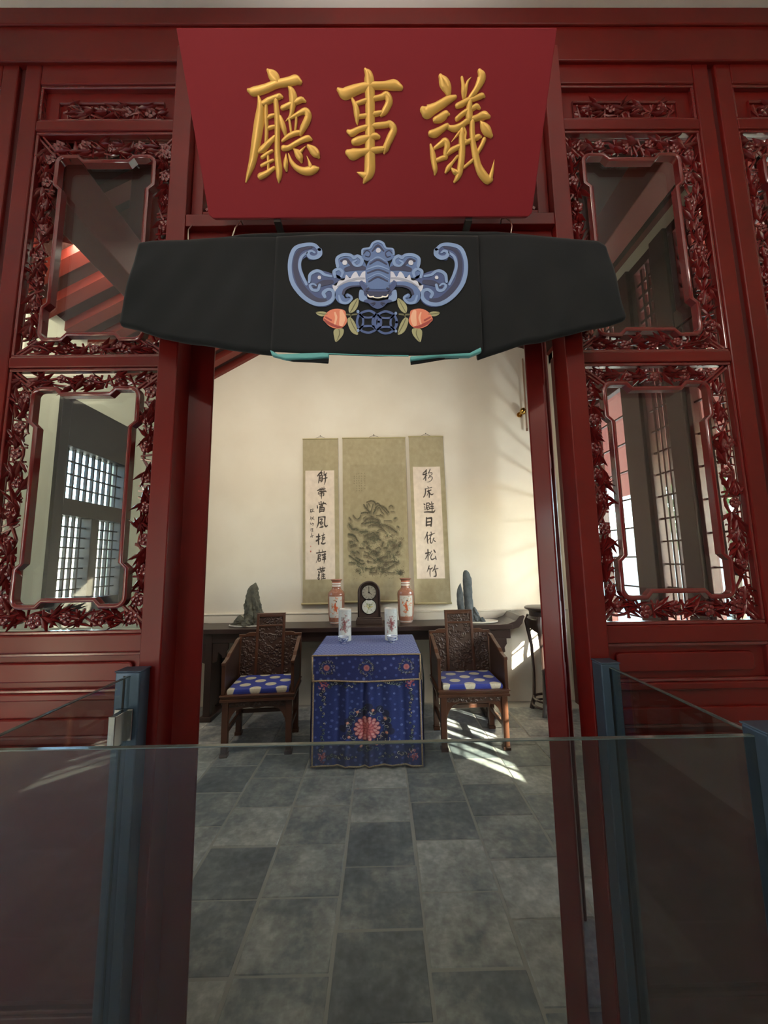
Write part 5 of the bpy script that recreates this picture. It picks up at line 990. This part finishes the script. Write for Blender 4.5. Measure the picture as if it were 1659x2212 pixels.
# ---------------------------------------------------------------- carved armchairs
def relief(w_, h_, seed):
    C = Canvas(w_, h_, (0, 0, 0)); r = random.Random(seed)
    for k in range(int(w_*h_/70)): C.curl(r.uniform(0, w_), r.uniform(0, h_), r.uniform(3, 9), r.uniform(0, 6), r.choice((-5, 5)), 2.6, (255, 255, 255), .9)
    return C.a[..., 0]/255
def relief_panel(name, par, x0, x1, z0, z1, yfun, seed, depth=.006):
    nu, nv = max(20, int((x1-x0)*260)), max(20, int((z1-z0)*260)); R_ = relief(nu, nv, seed)
    U, V = np.meshgrid(np.linspace(0, 1, nu), np.linspace(0, 1, nv)); Z = z1+(z0-z1)*V
    npgrid(name, np.stack([x0+(x1-x0)*U, yfun(Z)-depth*R_, Z], -1), rosedark, par, local=True)
def make_chair(label, loc, rz):
    t = thing('carved_armchair', label, 'chair', loc, 'pair of carved armchairs', rz)
    O = lambda n, mb, **k: obj(n, mb, k.pop('m', rosew), t, local=True, bevel=k.pop('bevel', .004), **k)
    SZ = .485; by = lambda z: .455+(np.asarray(z)-SZ)*.12
    O('seat', MB().box(-.305, .305, 0, .49, SZ-.055, SZ-.03).box(-.30, .30, .004, .486, SZ-.03, SZ-.012).box(-.308, .308, -.004, .494, SZ-.012, SZ))
    for x in (-.285, .235):
        for y in (.012, .428):
            O('leg', MB().box(x, x+.05, y, y+.05, .03, SZ-.055).box(x-.006, x+.056, y-.006, y+.056, 0, .03))
    O('stretcher', MB().box(-.235, .235, .445, .47, .185, .22)); 
    for x in (-.272, .247): O('stretcher', MB().box(x, x+.025, .062, .428, .165, .20))
    def apron(y0, y1):
        P = [(-.235, SZ-.055), (.235, SZ-.055), (.235, SZ-.25), (.225, SZ-.20), (.205, SZ-.16), (.175, SZ-.125), (.13, SZ-.11), (.06, SZ-.105), (0, SZ-.115), (-.06, SZ-.105), (-.13, SZ-.11), (-.175, SZ-.125), (-.205, SZ-.16), (-.225, SZ-.20), (-.235, SZ-.25)]
        return O('carved_apron', MB().prism(P, 1, y0, y1), bevel=.003)
    apron(.022, .040)
    ap = npgrid('apron_relief', None or np.stack(np.broadcast_arrays(*[a for a in (lambda U, V: (-.225+.45*U, .020-.006*relief(110, 14, 40)[:V.shape[0], :V.shape[1]], SZ-.062-.036*V))(*np.meshgrid(np.linspace(0, 1, 110), np.linspace(0, 1, 14)))]), -1), rosedark, t, local=True)
    for x in (-.266, .254):
        P = [(.062, SZ-.055), (.428, SZ-.055), (.428, SZ-.22), (.40, SZ-.13), (.30, SZ-.105), (.18, SZ-.105), (.09, SZ-.13), (.062, SZ-.22)]
        O('carved_apron', MB().prism(P, 0, x, x+.014), bevel=.002)
    # backrest: tall framed splat between two lower wings
    def slab(x0, x1, z0, z1, d=.03):
        return MB().add([(x0, by(z0), z0), (x1, by(z0), z0), (x1, by(z0)+d, z0), (x0, by(z0)+d, z0), (x0, by(z1), z1), (x1, by(z1), z1), (x1, by(z1)+d, z1), (x0, by(z1)+d, z1)], [(0, 3, 2, 1), (4, 5, 6, 7), (0, 1, 5, 4), (1, 2, 6, 5), (2, 3, 7, 6), (3, 0, 4, 7)])
    def join(*ms):
        q = MB()
        for m_ in ms: q.add(m_.v, m_.f)
        return q
    O('splat_frame', join(slab(-.138, -.112, SZ, 1.07), slab(.112, .138, SZ, 1.07), slab(-.112, .112, 1.045, 1.07), slab(-.112, .112, .955, .972), slab(-.138, .138, 1.07, 1.082, .036)))
    relief_panel('splat_carving', t, -.112, .112, .972, 1.045, lambda z: by(z)+.010, 51); relief_panel('splat_carving', t, -.112, .112, SZ, .955, lambda z: by(z)+.010, 52)
    O('splat_board', slab(-.112, .112, SZ, 1.045, .016).__class__().add([(p[0], p[1]+.014, p[2]) for p in slab(-.112, .112, SZ, 1.045, .012).v], slab(-.112, .112, SZ, 1.045, .012).f), bevel=0)
    for s in (-1, 1):
        xo, xi = s*.30, s*.138
        a, b = min(xo, xi), max(xo, xi)
        P = [(xi, .905), (xi+s*.06, .905), (xi+s*.085, .898), (xi+s*.10, .888), (xo, .888), (xo, .866), (xi, .866)]
        O('wing_rail', MB().prism(P, 1, float(by(.89)), float(by(.89))+.03))
        O('wing_post', slab(min(xo, xo-s*.028), max(xo, xo-s*.028), SZ, .87))
        relief_panel('wing_carving', t, a+.0 if s > 0 else a+.028, b-.028 if s > 0 else b, SZ, .868, lambda z: by(z)+.010, 60+s)
        q = slab(a, b, SZ, .868, .012); O('wing_board', MB().add([(p[0], p[1]+.014, p[2]) for p in q.v], q.f), bevel=0)
        # stepped arm
        x0, x1 = (xo, xo-s*.028); x0, x1 = min(x0, x1), max(x0, x1)
        O('arm_post', MB().box(x0, x1, .02, .05, SZ, .745))
        O('armrest', MB().prism([(.012, .745), (.06, .752), (.13, .765), (.17, .790), (.21, .800), (.33, .835), (.40, .86), (.47, .868), (.47, .84), (.40, .836), (.33, .81), (.21, .776), (.165, .765), (.12, .74), (.06, .728), (.012, .722)], 0, x0-.002, x1+.002))
        xm = (x0+x1)/2
        O('arm_panel', MB().prism([(.05, SZ), (.46, SZ), (.47, .83), (.33, .815), (.21, .78), (.13, .75), (.05, .725)], 0, xm-.006, xm+.006), m=rosedark, bevel=.002)
    return t
make_chair('carved dark wooden armchair left of the blue draped table', (-1.047, 3.385, 0), math.radians(4.5))
make_chair('carved dark wooden armchair right of the blue draped table', (.772, 3.395, 0), math.radians(.8))
cushm = vcmat('brocade_cushion', .6, sheen=.15, bump=.15, bscale=500)
def cushion(loc, rz, label, seed):
    C = Canvas(280, 260, (42, 58, 150)); C.noise(4); r = random.Random(seed)
    for j in range(-1, 6):
        for i in range(-1, 6):
            x, y = 20+i*108+(54 if j % 2 else 0), 18+j*56
            C.stroke([(x, y-1, 47), (x, y+1, 47)], (200, 196, 176), 1, 1.5)
            for k in range(14): C.disc(x+r.gauss(0, 12), y+r.gauss(0, 12), 1.5, (160, 158, 150), .5, 1)
    nu, nv = 150, 140; U, V = np.meshgrid(np.linspace(0, 1, nu), np.linspace(0, 1, nv))
    # puffed slab: top surface that rolls down over its sides
    X = (U-.5)*2; Y = (V-.5)*2
    fx = np.sign(X)*np.minimum(np.abs(X)/.90, 1); fy = np.sign(Y)*np.minimum(np.abs(Y)/.90, 1)
    ed = np.maximum(np.clip((np.abs(X)-.90)/.10, 0, 1), np.clip((np.abs(Y)-.90)/.10, 0, 1))
    Z = .040*(1-ed)+.004*(1-fx**2)*(1-fy**2)
    P = np.stack([.252*fx*(1+.012*np.sin(ed*PI)), .235+.20*fy*(1+.012*np.sin(ed*PI)), Z], -1)
    o = npgrid('seat_cushion', P, cushm, None, C.sample(U, 1-V))
    o.location = loc; o.rotation_euler = (0, 0, rz); tag(o, label, 'cushion', 'pair of blue cushions')
cushion((-1.047, 3.385, .4855), math.radians(4.5), 'blue seat cushion with cream ovals on the left carved armchair', 1)
cushion((.772, 3.395, .4855), math.radians(.8), 'blue seat cushion with cream ovals on the right carved armchair', 2)
# ---------------------------------------------------------------- plant stand at the right
ps = thing('plant_stand', 'tall round dark plant stand at the right end of the altar table', 'stand', (1.755, 4.20, 0))
px_, py_ = 1.735, 4.20
obj('round_top', MB().lathe([(.001, 1.04), (.18, 1.04), (.195, 1.048), (.195, 1.062), (.185, 1.068), (.001, 1.068)], (px_, py_, 0), 32), ebony, ps, smooth=True)
obj('waist', MB().lathe([(.165, .94), (.172, .95), (.165, .96), (.150, .975), (.150, 1.02), (.17, 1.04)], (px_, py_, 0), 32), ebony, ps, smooth=True)
for k in range(4):
    a = PI/4+PI/2*k+.1; c, s = math.cos(a), math.sin(a)
    obj('leg', MB().tube([(px_+c*q, py_+s*q, z) for q, z in ((.155, .97), (.185, .90), (.175, .80), (.150, .65), (.145, .35), (.155, .12), (.175, .05), (.185, .0))], [.03, .03, .022, .018, .017, .019, .022, .024], 8), ebony, ps, smooth=True)
    a2 = a+PI/2
    P = [(px_+.16*math.cos(a+(a2-a)*i/8), py_+.16*math.sin(a+(a2-a)*i/8)) for i in range(9)]
    mb = MB(); vs = []
    for i, p in enumerate(P):
        d = .05*(1-abs(i-4)/4)+.0
        vs += [(p[0], p[1], .95), (p[0], p[1], .80+d)]
    mb.add(vs, [(2*i, 2*i+1, 2*i+3, 2*i+2) for i in range(8)])
    o = obj('apron', mb, ebony, ps); so = o.modifiers.new('thick', 'SOLIDIFY'); so.thickness = .014
obj('stretcher_ring', MB().tube([(px_+.15*math.cos(t), py_+.15*math.sin(t), .13) for t in np.linspace(0, 2*PI, 33)], .013, 8, cap=False).tube([(px_+.165*math.cos(t), py_+.165*math.sin(t), .07) for t in np.linspace(0, 2*PI, 33)], .012, 8, cap=False), ebony, ps, smooth='all')
# ---------------------------------------------------------------- greenery in the court outside
leafm = mat('tree_leaf', (92, 118, 66), .6, col2=(58, 84, 44), nscale=3)
barkm = mat('tree_bark', (92, 78, 64), .9, bump=.6, bscale=12)
def tree(x, y, h, rad, label, seed):
    t = thing('garden_tree', label, 'tree', (x, y, -.125)); r = np.random.default_rng(seed)
    obj('trunk', MB().tube([(x, y, -.14), (x+.05, y+.03, h*.35), (x-.03, y, h*.6), (x+.05, y, h*.85)], [.11, .09, .07, .03], 10), barkm, t, smooth=True)
    n = 900; mb = MB()
    for _ in range(n):
        d = r.normal(0, 1, 3); d /= np.linalg.norm(d); q = rad*r.uniform(.35, 1)**.5
        c = np.array((x, y, h*.78))+d*q*np.array((1, 1, .8)); a, b = r.normal(0, 1, 3)*.07, r.normal(0, 1, 3)*.045
        mb.add([c-a, c+b, c+a, c-b], [(0, 1, 2, 3)])
    o = obj('crown', mb, leafm, t); o['kind'] = 'stuff'
tree(6.2, 6.8, 3.4, 1.3, 'leafy tree outside the right-hand lattice, nearest the corner of the hall', 1)
tree(7.6, 4.6, 4.0, 1.5, 'taller leafy tree farther out beyond the right-hand lattice', 2)
tree(-9.0, 7.2, 2.9, 1.3, 'leafy tree outside the left lattice window', 3)
cw_ = mat('courtyard_wall', (214, 206, 190), .9)
struct(obj('wall_court', MB().box(10.5, 10.8, -6, 20, -.13, 2.6).box(10.4, 10.9, -6, 20, 2.6, 2.75), cw_))
struct(obj('wall_court', MB().box(-11, -10.7, -6, 22, -.13, 2.2), cw_))
